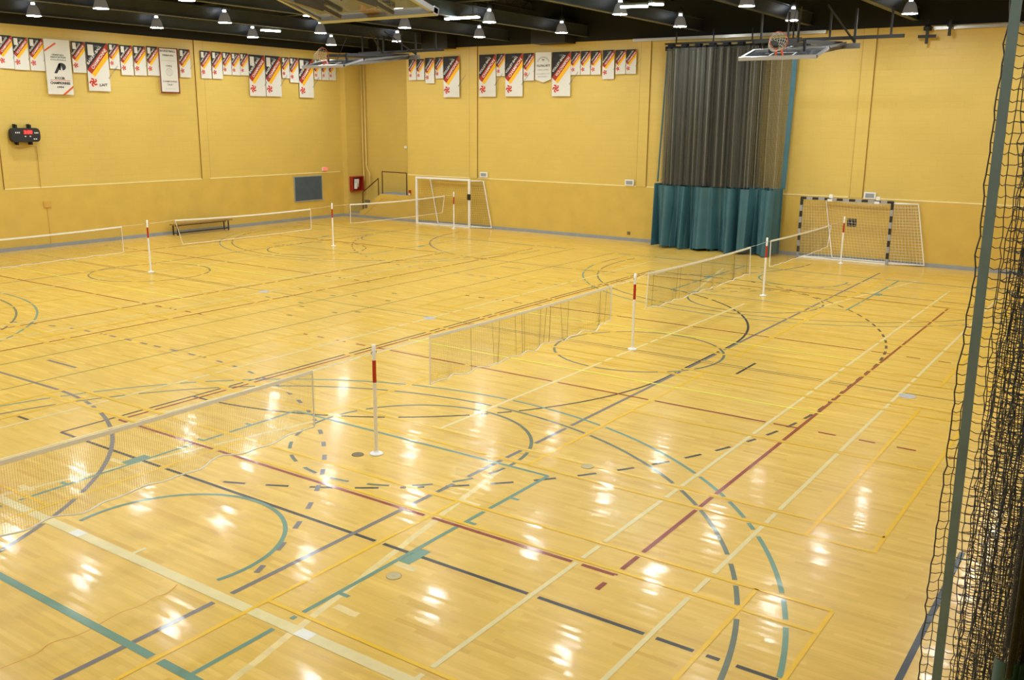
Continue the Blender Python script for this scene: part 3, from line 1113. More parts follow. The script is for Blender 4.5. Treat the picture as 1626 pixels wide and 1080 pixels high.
# scoreboard
sb = thing('scoreboard', 'black scoreboard with red lit digits on the left wall', 'scoreboard', (0, -15.22, 3.9))
mb = MB()
prof = []
for k in range(24):
    a = 2 * math.pi * k / 24
    cy_ = .35 if math.cos(a) > 0 else -.35
    prof.append((cy_ + .15 * math.cos(a), (.235 if abs(math.sin(a)) > .3 else .235) * math.copysign(abs(math.sin(a)) ** .6, math.sin(a))))
vs = [(.12, y, z) for y, z in prof] + [(.3, y, z) for y, z in prof]
mb.add(vs, [tuple(range(24))[::-1], tuple(range(24, 48))] + [(i, (i + 1) % 24, 24 + (i + 1) % 24, 24 + i) for i in range(24)])
mb.build('case', M_BLACK, sb)
mb = MB(); mb.box((.3, -.08, 0.02), (.303, .24, .17)); mb.build('display_window', M_LEDB, sb)


def wall_text(root, body, y, z, w, h, m_, name, x=.306):
    t = MB(); put_text(t, body, 0, 0, w, h, 0, 0, 0, .03)
    t.v = [(x, y + a, z + b) for a, b, c in t.v]
    return t.build(name, m_, root)


wall_text(sb, '3:00', .08, .095, .28, .12, M_LED, 'digits')
mb = MB()
for y in (-.36, -.3, -.24):
    mb.box((.3, y, .06), (.303, y + .035, .1))
for y in (.3, .35, .4):
    mb.box((.3, y, .05), (.303, y + .03, .09))
for y, z in ((-.05, -.06), (.12, -.06), (.25, -.15), (.32, -.15)):
    mb.box((.3, y, z), (.303, y + .05, z + .03))
mb.build('marking', M_WHITE, sb)
mb = MB()
for y in (-.28, .2):
    mb.box((0, y, -.33), (.14, y + .05, .36)); mb.box((.1, y, .2), (.22, y + .05, .34)); mb.box((.1, y, -.33), (.22, y + .05, -.22))
mb.build('bracket', M_BLACK, sb)
mb = MB(); mb.tube([(.08, -.3, -.28), (.06, -.28, -.42), (.05, -.1, -.44), (.05, .28, -.38), (.03, .47, -.4), (.03, .47, -1.8)], .012, 6)
mb.build('cable', mat('cable paint', lin(190, 150, 62), .5), sb)
mb = MB(); mb.box((.025, -14.72, 1.4), (.06, -14.45, 1.62)); mb.tube([(.035, -14.6, 1.4), (.035, -14.6, .13)], .012, 6)
tag(mb.build('junction_box', mat('painted junction box', lin(206, 164, 74), .5)), 'yellow painted junction box with conduit below the scoreboard', 'junction box')

# low bench
bn = thing('bench', 'low dark bench against the left wall behind a far net', 'bench', (.45, -8.5, 0))
mb = MB(); mb.box((-.16, -1.4, .40), (.16, 1.4, .44)); mb.build('seat', mat('bench wood', lin(150, 112, 56), .5), bn)
for y in (-1.25, 1.2):
    mb = MB(); mb.bar((-.14, y, .4), (-.14, y, .0), .04, .04); mb.bar((.14, y, .4), (.14, y, .0), .04, .04); mb.bar((-.14, y, .08), (.14, y, .08), .03, .03); mb.build('leg', M_BLACK, bn)
mb = MB(); mb.bar((.14, -1.25, .1), (.14, 1.2, .1), .04, .05); mb.bar((0, -1.25, .375), (0, 1.2, .375), .04, .05); mb.build('rail', M_BLACK, bn)

# red bag at the left picture edge
mb = MB()
mb.lathe((0, 0, 0), [(.02, 0.0), (.2, .01), (.25, .1), (.26, .25), (.22, .36), (.1, .44), (.02, .46)], 18, cap_bot=True, cap_top=True)
rb = mb.build('red_bag', mat('red nylon', lin(196, 28, 44), .55, noise=.1), None, True, loc=(20.72, -27.3, 0.0))
tag(rb, 'rounded red bag just peeking in at the left picture edge', 'bag')
mb = MB(); mb.tube([(-.08, 0, .42), (-.05, 0, .5), (.05, 0, .5), (.08, 0, .42)], .012, 6); mb.build('handle', M_BLACK, rb)

# ------------------------------------------------------------------ banners
def clip_poly(poly, w, h):
    def cl(poly, inside, inter):
        out = []
        for i in range(len(poly)):
            a, b = poly[i], poly[(i + 1) % len(poly)]
            ia, ib = inside(a), inside(b)
            if ia:
                out.append(a)
            if ia != ib:
                out.append(inter(a, b))
        return out
    def ix(x): return lambda a, b: (x, a[1] + (b[1] - a[1]) * (x - a[0]) / (b[0] - a[0]))
    def iy(y): return lambda a, b: (a[0] + (b[0] - a[0]) * (y - a[1]) / (b[1] - a[1]), y)
    for ins, itr in ((lambda p: p[0] >= 0, ix(0)), (lambda p: p[0] <= w, ix(w)), (lambda p: p[1] >= 0, iy(0)), (lambda p: p[1] <= h, iy(h))):
        if poly:
            poly = cl(poly, ins, itr)
    return poly


def champion_banner(w, h, t1, t2, white_patch, sponsor=None):
    """local frame: x right, z up, origin at top left, facing -Y; built flat then placed"""
    root_mb = MB()
    root_mb.box((0, .0, -h), (w, .012, 0), 0)

    def poly(mb, pts, mi, y):
        pts = clip_poly(pts, w, h)
        if len(pts) > 2:
            mb.add([(x, y, -z) for x, z in pts], [tuple(range(len(pts)))[::-1]], mi)
    s = w / .85
    hb = .96 * s          # where the diagonal meets the left edge
    sl = 1.17             # steepness
    d = Vector((1, -sl)).normalized()        # along the band (up right), z down positive
    nrm = Vector((d.y * -1, d.x))            # down right
    if nrm.y < 0:
        nrm = -nrm
    A = Vector((0, hb))
    poly(root_mb, [(0, 0), (w, 0), (w, hb - sl * w), (0, hb)], 1, -.001)
    tr, ty = .2 * s, .155 * s
    B1 = A + nrm * tr
    B2 = B1 + nrm * ty
    far = d * 3 * s
    poly(root_mb, [tuple(A), tuple(A + far), tuple(B1 + far), tuple(B1)], 2, -.002)
    poly(root_mb, [tuple(B1), tuple(B1 + far), tuple(B2 + far), tuple(B2)], 3, -.002)
    if white_patch:
        poly(root_mb, [(.07 * s, .08 * s), (.29 * s, .08 * s), (.29 * s, .45 * s), (.07 * s, .45 * s)], 0, -.003)
    let = MB()
    ang = math.atan2(sl, 1)

    def dt(body, along, off, ww, hh, mi):
        c = A + d * along + nrm * off
        o = len(let.v)
        put_text(let, body, 0, 0, ww, hh, ang, 0, mi, .02)
        for i in range(o, len(let.v)):
            x, y, _ = let.v[i]
            let.v[i] = (c.x + x, -.004, -c.y + y)
    dt(t1, .60 * s, -.12 * s, .85 * s, .1 * s, 0)
    dt(t2, .62 * s, tr * .5, .9 * s, .12 * s, 0)
    dt('SPORT \u00c9TUDIANT', .62 * s, .78 * s, .62 * s, .065 * s, 1)
    o = len(let.v)
    put_text(let, '1986', .43 * s, -.13 * s, .2 * s, .08 * s, 0, 0, 1, .02)
    for i in range(o, len(let.v)):
        x, y, _ = let.v[i]; let.v[i] = (x, -.004, y)
    if sponsor and h > 1.5 * s:
        o = len(let.v)
        put_text(let, sponsor, .58 * s, -h + .22 * s, .3 * s, .09 * s, .05, 0, 2, .03)
        for i in range(o, len(let.v)):
            x, y, _ = let.v[i]; let.v[i] = (x, -.004, y)
    # pinwheel emblem: five curved arms round a centre
    em = MB()
    c = (.19 * s, -(hb + .42 * s))
    if -c[1] + .13 * s > h:
        c = (.19 * s, -(h - .14 * s))
    for k in range(5):
        a = k * 2 * math.pi / 5 + .5
        pts = []
        for r, da in ((.02, -1.0), (.08, -.62), (.12, -.25), (.15, .3), (.11, .55), (.08, .12), (.02, .9)):
            pts.append((c[0] + 1.15 * r * s * math.cos(a + da), -.0045, c[1] + 1.15 * r * s * math.sin(a + da)))
        em.add(pts, [tuple(range(7))[::-1]])
        em.add([(c[0] + .035 * s * math.cos(a + q), -.0045, c[1] + .035 * s * math.sin(a + q)) for q in (0, 1.3, 2.6)], [(2, 1, 0)])
    return root_mb, let, em


def build_banner(spec):
    root_mb, let, em = champion_banner(*spec)
    r = root_mb.build('championship_banner', [B_WHITE, B_BLACK, B_RED, B_YEL])
    let.build('lettering', [B_CHALK, B_GREY, B_INK], r)
    em.build('emblem', B_LOGO, r)['label'] = 'red pinwheel emblem'
    return r


protos = {}


def banner(spec, wall, a, z, label, group):
    if spec in protos:
        o = copy_tree(protos[spec])
    else:
        o = build_banner(spec)
        protos[spec] = o
    if wall == 'left':
        o.location = (.075, a, z); o.rotation_euler = (0, 0, math.pi / 2)
    else:
        o.location = (a, -.085, z); o.rotation_euler = (0, 0, 0)
    tag(o, label, 'banner', group)
    return o


ORD = ['first', 'second', 'third', 'fourth', 'fifth', 'sixth', 'seventh', 'eighth', 'ninth', 'tenth', 'eleventh', 'twelfth', 'thirteenth', 'fourteenth', 'fifteenth', 'sixteenth', 'seventeenth',
       'eighteenth', 'nineteenth', 'twentieth', 'twenty-first', 'twenty-second', 'twenty-third', 'twenty-fourth', 'twenty-fifth']
BL = [(-15.73, -15.24, 7.12, 6.03), (-15.22, -14.72, 7.1, 6.04), (-14.69, -14.17, 7.1, 6.04), (-14.17, -13.24, 7.11, 5.25), (-13.17, -12.65, 7.1, 6.04), (-12.63, -11.77, 7.11, 5.41), (-11.73, -11.32, 7.12, 6.24), (-11.29, -10.77, 7.1, 6.04), (-10.75, -10.21, 7.11, 6.07), (-10.19, -9.66, 7.13, 6.07), (-9.69, -8.83, 7.12, 5.44), (-8.76, -8.23, 7.12, 6.18), (-7.78, -7.25, 7.12, 6.04), (-7.22, -6.71, 7.13, 6.05), (-6.67, -6.27, 7.13, 6.24), (-6.23, -5.81, 7.13, 6.23), (-5.79, -5.38, 7.14, 6.23), (-5.37, -4.5, 7.12, 5.41), (-4.47, -3.63, 7.13, 5.43), (-3.55, -3.12, 7.12, 6.23), (-3.11, -2.59, 7.13, 6.08), (-2.58, -1.73, 7.13, 5.45), (-1.67, -1.22, 7.13, 6.24), (-1.19, -0.77, 7.13, 6.24), (-0.75, -0.31, 7.14, 6.25)]
BR = [(4.31, 4.72, 7.09, 6.27), (4.76, 5.19, 7.09, 6.25), (5.22, 5.77, 7.12, 6.1), (5.8, 6.24, 7.13, 6.27), (6.25, 7.1, 7.15, 5.48), (8.15, 9.0, 7.16, 5.52), (9.03, 9.46, 7.17, 6.29), (9.49, 10.33, 7.16, 5.5), (10.37, 10.9, 7.15, 6.09), (10.96, 11.71, 7.16, 6.03), (11.74, 12.59, 7.15, 5.49), (12.6, 13.03, 7.15, 6.29), (13.06, 13.46, 7.15, 6.28), (13.51, 13.92, 7.14, 6.29), (13.98, 14.54, 7.15, 6.06), (14.57, 15.0, 7.14, 6.3), (15.01, 15.44, 7.14, 6.29)]


def size_of(w):
    return (.85, 1.68, 'large') if w > .7 else ((.5, 1.06, 'medium') if w > .475 else (.42, .88, 'small'))


T1 = {'left': ['BASKET-BALL', 'CROSS-COUNTRY', 'VOLLEY-BALL'], 'back': ['VOLLEY-BALL', 'BADMINTON']}


def flat_banner(w, h, loc, rot, base_m, hem_m, label, texts, deco, name='cloth_banner', point=0.0, hem=0.0):
    mb = MB()
    if point:
        pr = [(0, 0), (w, 0), (w, -h + point), (w / 2, -h), (0, -h + point)]
    else:
        pr = [(0, 0), (w, 0), (w, -h), (0, -h)]
    n = len(pr)
    mb.add([(x, 0, z) for x, z in pr] + [(x, .012, z) for x, z in pr], [tuple(range(n))[::-1], tuple(range(n, 2 * n))] + [(i, (i + 1) % n, n + (i + 1) % n, n + i) for i in range(n)], 0)
    if hem:
        for a, b in (((0, -h), (w, -h + hem)), ((0, -hem * .7), (w, 0)), ((0, -h), (hem, 0)), ((w - hem, -h), (w, 0))):
            mb.add([(a[0], -.002, a[1]), (b[0], -.002, a[1]), (b[0], -.002, b[1]), (a[0], -.002, b[1])], [(0, 1, 2, 3)], 1)
    o = mb.build(name, [base_m, hem_m])
    o.location = loc
    o.rotation_euler = rot
    tm = MB()
    for body, cx, cz, ww, hh, mi, bold in texts:
        k = len(tm.v)
        put_text(tm, body, cx * w, -cz * h, ww * w, hh * h, 0, 0, mi, bold)
        for i in range(k, len(tm.v)):
            x, y, _ = tm.v[i]; tm.v[i] = (x, -.005, y)
    tm.build('lettering', [B_INK, B_PALE, B_MAROON], o)
    dm = MB()
    deco(dm, w, h)
    if dm.v:
        dm.build('printed_mark', [B_ORANGE, B_INK, B_PALE, B_WHITE], o)
    return o


def deco_soccer(m, w, h):
    def q(pts, mi, y=-.003):
        m.add([(x * w, y, -z * h) for x, z in pts], [tuple(range(len(pts)))[::-1]], mi)
    q([(0, .2), (.42, .06), (.48, .075), (0, .235)], 0)
    q([(.55, 1.0), (1, .83), (1, .87), (.67, 1.0)], 0)
    q([(.12, .735), (.9, .735), (.9, .745), (.12, .745)], 0)
    # stylised P: slanting stem and a bowl
    q([(.3, .615), (.41, .615), (.66, .43), (.5, .435)], 1)
    pts = []
    for k in range(13):
        a = math.radians(120 - k * 22)
        pts.append((.6 + .18 * math.cos(a), .49 - .07 * math.sin(a)))
    q(pts, 1)
    q([(.56, .56), (.6, .475), (.64, .56)], 3, -.0045)


def deco_ball(m, w, h):
    cx, cz, r = .5 * w, -.53 * h, .17 * w
    for k in range(24):
        a, b = k * math.pi / 12, (k + 1) * math.pi / 12
        m.add([(cx + r * math.cos(a), -.004, cz + r * math.sin(a)), (cx + r * math.cos(b), -.004, cz + r * math.sin(b)),
               (cx + r * .9 * math.cos(b), -.004, cz + r * .9 * math.sin(b)), (cx + r * .9 * math.cos(a), -.004, cz + r * .9 * math.sin(a))], [(3, 2, 1, 0)], 2)
    for dx in (-.07, 0, .07):
        m.add([(cx + dx * w - .006, -.004, cz - r * .85), (cx + dx * w + .006, -.004, cz - r * .85), (cx + dx * w + .006, -.004, cz + r * .85), (cx + dx * w - .006, -.004, cz + r * .85)], [(0, 1, 2, 3)], 2)


def deco_arch(m, w, h):
    cx, cz = .5 * w, -.42 * h
    for k in range(14):
        a, b = math.radians(25 + k * 9.3), math.radians(25 + (k + .7) * 9.3)
        for (r0, r1) in ((.36, .44),):
            m.add([(cx + r0 * w * math.cos(a), -.004, cz + r0 * w * math.sin(a)), (cx + r1 * w * math.cos(a), -.004, cz + r1 * w * math.sin(a)),
                   (cx + r1 * w * math.cos(b), -.004, cz + r1 * w * math.sin(b)), (cx + r0 * w * math.cos(b), -.004, cz + r0 * w * math.sin(b))], [(0, 1, 2, 3)], 2)


GL = 'championship banners along the left wall'
GB = 'championship banners along the back wall'
for i, (a, b, t, bt) in enumerate(BL):
    if i == 3:
        o = flat_banner(.93, 1.84, (.105, a, t), (0, 0, math.pi / 2), B_WHITE, B_INK, '',
                        [('F\u00c9MININ', .5, .275, .45, .03, 0, .02), ('ASSOCIATION', .5, .32, .6, .035, 0, .02), ('COLL\u00c9GIALE', .5, .365, .6, .03, 0, .02),
                         ('SOCCER', .5, .7, .4, .045, 0, .04), ('CHAMPIONNES', .5, .79, .78, .05, 0, .04), ('1994', .5, .865, .25, .04, 0, .03)], deco_soccer, 'championship_banner')
        tag(o, 'tall white soccer banner with orange corner stripes and black P mark', 'banner', GL)
        continue
    if i == 10:
        o = flat_banner(.86, 1.68, (.105, a, t), (0, 0, math.pi / 2), B_WHITE, B_MAROON, '',
                        [('BASKETBALL', .48, .07, .8, .045, 0, .02), ('F\u00c9MININ', .48, .16, .55, .04, 0, .02), ('CONF\u00c9RENCE', .5, .28, .75, .025, 1, 0), ('1992', .5, .4, .3, .04, 0, .02),
                         ('CHAMPIONNES', .5, .74, .75, .035, 2, .01), ('\u201cAA\u201d', .5, .81, .35, .045, 0, .01), ('SAISON', .5, .9, .5, .02, 1, 0)], deco_ball, 'championship_banner', hem=.05)
        tag(o, 'tall white basketball banner with dark red hem', 'banner', GL)
        continue
    w, h, sz = size_of(b - a)
    t1 = T1['left'][0 if w > .7 or i % 2 else 1] if i != 18 else 'BASKET-BALL'
    t2 = 'CHAMPIONNE' if i in (5, 17, 0, 4) else ('VICE-CHAMPION' if i % 3 == 1 else 'CHAMPION')
    banner((w, h, t1, t2, True, 'LAIT' if i == 5 else None), 'left', (a + b) / 2 - w / 2, t, '%s black, red and yellow banner, %s from the left on the left wall' % (sz, ORD[i]), GL)
for i, (a, b, t, bt) in enumerate(BR):
    if i == 9:
        o = flat_banner(.75, 1.16, (a, -.115, t), (0, 0, 0), B_WHITE, B_INK, '',
                        [('94', .5, .25, .16, .055, 0, .03), ('VOLLEYBALL MIXTE', .5, .44, .84, .07, 0, .03), ('1993-1994', .5, .58, .65, .035, 0, .0), ('CHAMPIONS', .5, .71, .84, .045, 1, .01), ('DIVISION 1', .5, .8, .62, .03, 0, .0)],
                        deco_arch, 'championship_banner', point=.13)
        tag(o, 'white pennant with pointed bottom and arched lettering on the back wall', 'banner', GB)
        continue
    w, h, sz = size_of(b - a)
    t1 = 'VOLLEY-BALL' if (w > .7 and i != 5) or i % 2 else 'BADMINTON'
    t2 = 'CHAMPIONNE' if i == 4 else ('VICE-CHAMPION' if i in (10, 14) else 'CHAMPION')
    banner((w, h, t1, t2, False, None), 'back', (a + b) / 2 - w / 2, t, '%s black, red and yellow banner, %s from the left on the back wall' % (sz, ORD[i]), GB)

# ------------------------------------------------------------------ high bay lamps
def make_lamp():
    root = thing('high_bay_lamp', '', 'lamp')
    mb = MB(); mb.lathe((0, 0, 0), [(.215, .0), (.222, .03), (.20, .07), (.185, .12), (.165, .2), (.135, .27), (.1, .32), (.085, .335)], 28)
    mb.build('reflector', M_BELL, root, True)
    mb = MB(); mb.lathe((0, 0, 0), [(.001, -.012), (.12, -.01), (.2, .0), (.213, .012)], 28)
    mb.build('lens', M_LENS, root, True)
    mb = MB(); mb.lathe((0, 0, 0), [(.05, .335), (.06, .37), (.045, .40)], 16, cap_bot=True, cap_top=True); mb.build('socket', M_NECK, root, True)
    mb = MB(); mb.lathe((0, 0, 0), [(.06, .40), (.075, .42), (.075, .56), (.05, .59), (.001, .6)], 16); mb.build('ballast', M_BLACK, root, True)
    mb = MB(); mb.tube([(0, 0, .59), (0, 0, 1.2)], .012, 6); mb.build('stem', M_BLACK, root)
    return root


def cam_px(p):
    d = Vector(p) - Vector((32.263, -32.432, 4.498))
    z = d.dot(_f)
    if z < .1:
        return None
    return 813 + F_PX * d.dot(_r2) / z, 540 - F_PX * d.dot(_u2) / z


row_names = {-2.6: 'nearest the back wall', -6.8: 'second out from the back wall', -11.1: 'third out from the back wall', -15.6: 'over the centre line',
             -20.0: 'just nearer than the centre line', -24.4: 'over the near free throw circle', -28.8: 'over the nearest basket end'}
l0 = None
for y in LAMP_Y:
    for k, x in enumerate(LAMP_X):
        o = make_lamp() if l0 is None else copy_tree(l0)
        if l0 is None:
            l0 = o
        o.location = (x + rng.normal(0, .05), y + rng.normal(0, .05), LAMP_Z)
        tag(o, 'high bay lamp, %s from the left wall, row %s' % (ORD[k], row_names[y]), 'ceiling lamp', 'high bay lamps in rows')

for i, (x, y, a, L_, lab) in enumerate([(13.45, -8.1, 0, 1.3, 'long fluorescent strip light left of the central ceiling lamps'), (19.45, -8.05, .3, .75, 'fluorescent strip light near the top middle right of the picture'),
                                        (20.2, -8.2, 1.0, .4, 'short fluorescent light glimpsed at the top of the picture'), (4.75, -8.2, 1.2, .7, 'fluorescent strip light above the left wall banners')]):
    t = thing('strip_light', lab, 'ceiling lamp', (x, y, 7.62), 'fluorescent strip lights', (0, 0, a))
    mb = MB(); mb.box((-L_ / 2, -.09, .03), (L_ / 2, .09, .09)); mb.build('housing', M_STEEL, t)
    for yy in (-.05, .05):
        mb = MB(); mb.tube([(-L_ / 2, yy, 0), (L_ / 2, yy, 0)], .02, 8); mb.build('tube', M_TUBE, t)
    mb = MB(); mb.tube([(-L_ / 3, 0, .09), (-L_ / 3, 0, 1.2)], .006, 5); mb.tube([(L_ / 3, 0, .09), (L_ / 3, 0, 1.2)], .006, 5); mb.build('hanger', M_BLACK, t)

# ------------------------------------------------------------------ folded basketball hoops
def hoop(x, yb, z, ypivot, label, sgn=1, w=2.0, tilt=.27):
    """board lies almost flat, its lower edge at (x, yb, z), upper edge one metre further towards the pivot"""
    root = thing('basketball_hoop', label, 'basketball hoop', (x, yb, z), 'basketball hoops folded up under the ceiling')
    ey = Vector((0, sgn, tilt)).normalized()           # up the board
    en = Vector((0, -sgn * tilt, 1)).normalized()      # out of the board face (upwards)
    ex = Vector((1, 0, 0))
    hb = 1.07

    def P(u, v, n_): return tuple(ex * u + ey * v + en * n_)
    mb = MB()
    mb.bar(P(-w / 2, .03, 0), P(w / 2, .03, 0), .09, .09, up=en); mb.bar(P(-w / 2, hb - .03, 0), P(w / 2, hb - .03, 0), .06, .06, up=en)
    for s in (-1, 1):
        mb.bar(P(s * (w / 2 - .03), 0, 0), P(s * (w / 2 - .03), hb, 0), .06, .06, up=en)
    mb.build('board_frame', M_ALU, root)
    mb = MB(); mb.add([P(-w / 2 + .06, .07, 0), P(w / 2 - .06, .07, 0), P(w / 2 - .06, hb - .06, 0), P(-w / 2 + .06, hb - .06, 0), P(-w / 2 + .06, .07, -.012), P(w / 2 - .06, .07, -.012), P(w / 2 - .06, hb - .06, -.012), P(-w / 2 + .06, hb - .06, -.012)],
                    [(0, 1, 2, 3), (7, 6, 5, 4), (0, 4, 5, 1), (1, 5, 6, 2), (2, 6, 7, 3), (3, 7, 4, 0)])
    mb.build('glass_board', M_GLASS, root)
    mb = MB()
    for a, b in (((-.3, .18), (.3, .18)), ((-.3, .63), (.3, .63)), ((-.3, .18), (-.3, .63)), ((.3, .18), (.3, .63))):
        mb.bar(P(a[0], a[1], .004), P(b[0], b[1], .004), .04, .004, up=en)
    mb.build('target_square', M_WHITE, root)
    mb = MB()
    ring = [P(.225 * math.sin(a), .18, .38 - .225 * math.cos(a)) for a in [2 * math.pi * k / 24 for k in range(25)]]
    mb.tube(ring, .009, 6)
    mb.bar(P(-.1, .18, 0), P(-.06, .18, .17), .03, .06, up=ey); mb.bar(P(.1, .18, 0), P(.06, .18, .17), .03, .06, up=ey); mb.bar(P(-.12, .14, .01), P(.12, .14, .01), .12, .02, up=en)
    mb.build('rim', M_ORANGE, root)
    lines = []
    for k in range(12):
        a0 = 2 * math.pi * k / 12
        for sg in (1, -1):
            pts = []
            for j in range(6):
                v = j / 5
                rr_ = .225 * (1 - .4 * v)
                a = a0 + sg * v * 1.3
                pts.append(P(rr_ * math.sin(a), .18 - .05 - .33 * v, .38 - rr_ * math.cos(a) - .05 * v))
            lines.append(pts)
    nb = MB(); add_strings(nb, lines, .004); nb.build('rim_net', M_NETW, root)
    # folding frame
    dyp = ypivot - yb
    zt = 7.62 - z
    zp = .52
    mb = MB()
    for s in (-1, 1):
        q = (s * .45, dyp, zp)
        mb.bar(P(s * .45, hb * .5, -.05), q, .09, .13)
        mb.bar(P(s * .45, hb * .95, -.05), (s * .62, dyp - sgn * .2, zp + .06), .06, .07)
        mb.bar(P(s * .45, .2, -.06), P(s * .45, hb, -.06), .05, .05, up=en)
    mb.bar((-.95, dyp, zp), (.95, dyp, zp), .12, .14)
    mb.bar((-.45, dyp * .62, .42), (.45, dyp * .62, .42), .05, .05)
    mb.build('folding_arm', M_ARM, root)
    mb = MB()
    for s in (-1, 1):
        mb.bar((s * .45, sgn * .7, .42), (s * .45, dyp, zp + .08), .08, .1); mb.bar((s * .45, sgn * .7, .42), (s * .45, sgn * .75, .16), .06, .06)
        mb.bar((s * .8, dyp, zp), (s * .8, dyp, zt), .06, .06); mb.bar((s * .8, dyp, zp + .1), (s * .35, dyp - sgn * 1.2, zt), .04, .04)
    mb.bar((-2.1, dyp + sgn * .02, .74), (2.1, dyp + sgn * .02, .74), .09, .09)
    for xx in (-1.9, -1.1, .1, 1.75):
        mb.bar((xx, dyp + sgn * .02, .74), (xx, dyp + sgn * .02, zt), .05, .05)
    mb.build('mast_frame', M_BLACK, root)
    mb = MB(); mb.tube([P(0, hb * .6, -.05), (0, dyp * .35, zt)], .006, 5); mb.build('lifting_cable', M_BLACK, root)
    return root


hoop(23.8, -8.6, 6.1, -4.7, 'folded basketball hoop in front of the green curtain top')
hoop(7.85, -8.7, 6.27, -4.7, 'folded basketball hoop in front of the far left corner')
hoop(23.68, -23.1, 5.79, -27.0, 'big folded hoop seen from below at the top edge of the picture', -1)

# hanging bits at the top of the back wall
mb = MB(); mb.bar((0, 0, 0), (0, 0, -.42), .08, .08); mb.bar((-.26, 0, -.2), (.26, 0, -.2), .06, .09); mb.lathe((0, 0, .02), [(.12, -.05), (.13, .05), (.06, .12)], 14, cap_bot=True)
mb.bar((0, 0, 0), (0, 0, .3), .03, .03)
tag(mb.build('ceiling_bracket', M_BLACK, None, loc=(25.57, -.32, 7.36)), 'black cross shaped bracket hanging at the top right of the back wall', 'bracket')
mb = MB(); mb.bar((0, 0, .25), (0, 0, -.2), .08, .08); mb.bar((-.08, 0, .1), (.08, 0, .1), .1, .06)
tag(mb.build('ceiling_hook', M_BLACK, None, loc=(26.2, -.3, 7.35)), 'short black stub hanging right of the cross shaped bracket', 'bracket')

# ------------------------------------------------------------------ far divider curtain
def pleat_sheet(x0, x1, y, z0, z1, nx, amp, per, seed, flare=0.0, nz=8, bottom_wave=0.0):
    rr = np.random.default_rng(seed)
    xs = np.linspace(0, 1, nx)
    ph = rr.uniform(0, 6.28, 6)
    W = x1 - x0
    k1 = 2 * math.pi / per
    base = np.sin(xs * W * k1 + 1.3 * np.sin(xs * W * k1 * .37 + ph[0]) + ph[1])
    sharp = np.sign(base) * np.abs(base) ** .7
    extra = .4 * np.sin(xs * W * k1 * 2.3 + ph[2])
    mb = MB()
    vs = []
    for j in range(nz + 1):
        t = j / nz
        z = z1 + (z0 - z1) * t
        am = amp * (1 + flare * t)
        for i in range(nx):
            sway = .05 * flare * math.sin(xs[i] * W * 2.2 + ph[3]) * t
            zz = z + (bottom_wave * math.sin(xs[i] * W * k1 * .5 + ph[4]) if j == nz else 0)
            vs.append((x0 + xs[i] * W + sway + .03 * math.cos(xs[i] * W * k1 * 1.7 + ph[5]), y + am * (sharp[i] + extra[i]), zz))
    fs = []
    for j in range(nz):
        for i in range(nx - 1):
            fs.append((j * nx + i, j * nx + i + 1, (j + 1) * nx + i + 1, (j + 1) * nx + i))
    mb.add(vs, fs)
    return mb


def mesh_fabric(name, col, cell, thick, dens=1.0):
    """woven mesh: cords of the sheet are opaque, the holes are open"""
    m = bpy.data.materials.new(name)
    m.use_nodes = True
    nt = m.node_tree
    b = nt.nodes['Principled BSDF']
    b.inputs['Base Color'].default_value = col
    b.inputs['Roughness'].default_value = .75
    geo = node(nt, 'ShaderNodeNewGeometry')
    sep = node(nt, 'ShaderNodeSeparateXYZ')
    nt.links.new(geo.outputs['Position'], sep.inputs[0])
    fx = math_n(nt, 'FRACT', math_n(nt, 'DIVIDE', sep.outputs['X'], cell * .5))
    fz = math_n(nt, 'FRACT', math_n(nt, 'DIVIDE', sep.outputs['Z'], cell))
    o1 = math_n(nt, 'LESS_THAN', fx, thick * 2)
    o2 = math_n(nt, 'LESS_THAN', fz, thick)
    a = math_n(nt, 'MAXIMUM', o1, o2)
    nt.links.new(a, b.inputs['Alpha'])
    return m


M_MESH = mesh_fabric('dark curtain netting', lin(84, 84, 76), .045, .2)
cur = thing('divider_curtain', 'tall divider curtain with dark netting above and green vinyl below', 'curtain', (16.85, -.6, 0))


def shifted(mb, off):
    mb.v = [(x - off[0], y - off[1], z) for x, y, z in mb.v]
    return mb


C0 = (16.85, -.6)
nt_ = MB()
for k, (a, b, yy, sd, per) in enumerate([(16.98, 20.55, -.42, 1, .34), (17.05, 20.35, -.62, 2, .27), (17.0, 20.4, -.8, 3, .39), (20.4, 21.45, -.5, 4, .5), (17.1, 20.25, -.95, 9, .22)]):
    s = shifted(pleat_sheet(a, b, yy, 2.3, 7.05, int((b - a) / .03), .07, per, sd), C0)
    nt_.add(s.v, s.f)
nt_.build('netting', M_MESH, cur, True)
v1 = shifted(pleat_sheet(16.75, 21.5, -.6, .03, 2.32, 520, .16, .45, 5, flare=.9, nz=10, bottom_wave=.03), C0)
v2 = shifted(pleat_sheet(16.9, 21.35, -.95, .06, 2.27, 400, .14, .8, 6, flare=.9, nz=10, bottom_wave=.04), C0)
v1.add(v2.v, v2.f)
v1.build('vinyl_skirt', M_TEALV, cur, True)
hd = MB()
s = shifted(pleat_sheet(16.9, 21.6, -.62, 6.98, 7.14, 300, .09, .4, 7), C0)
hd.add(s.v, s.f)
for k in range(9):
    x = 17.1 + k * .52 - C0[0]
    hd.box((x - .1, -.12, 7.1), (x + .1, .12, 7.2))
hd.build('heading', M_UPPER, cur)
mb = MB(); mb.box((.0, -.05, 7.2), (4.9, .05, 7.26)); 
for k in range(4):
    mb.box((.4 + k * 1.4, -.02, 7.26), (.44 + k * 1.4, .02, 7.66))
mb.build('track', M_BLACK, cur)
mb = MB()
mb.bar((4.72, 0.1, 7.0), (4.62, 0.1, 2.3), .17, .02, up=(0, 1, 0))
mb.build('edge_webbing', M_TEALV, cur)
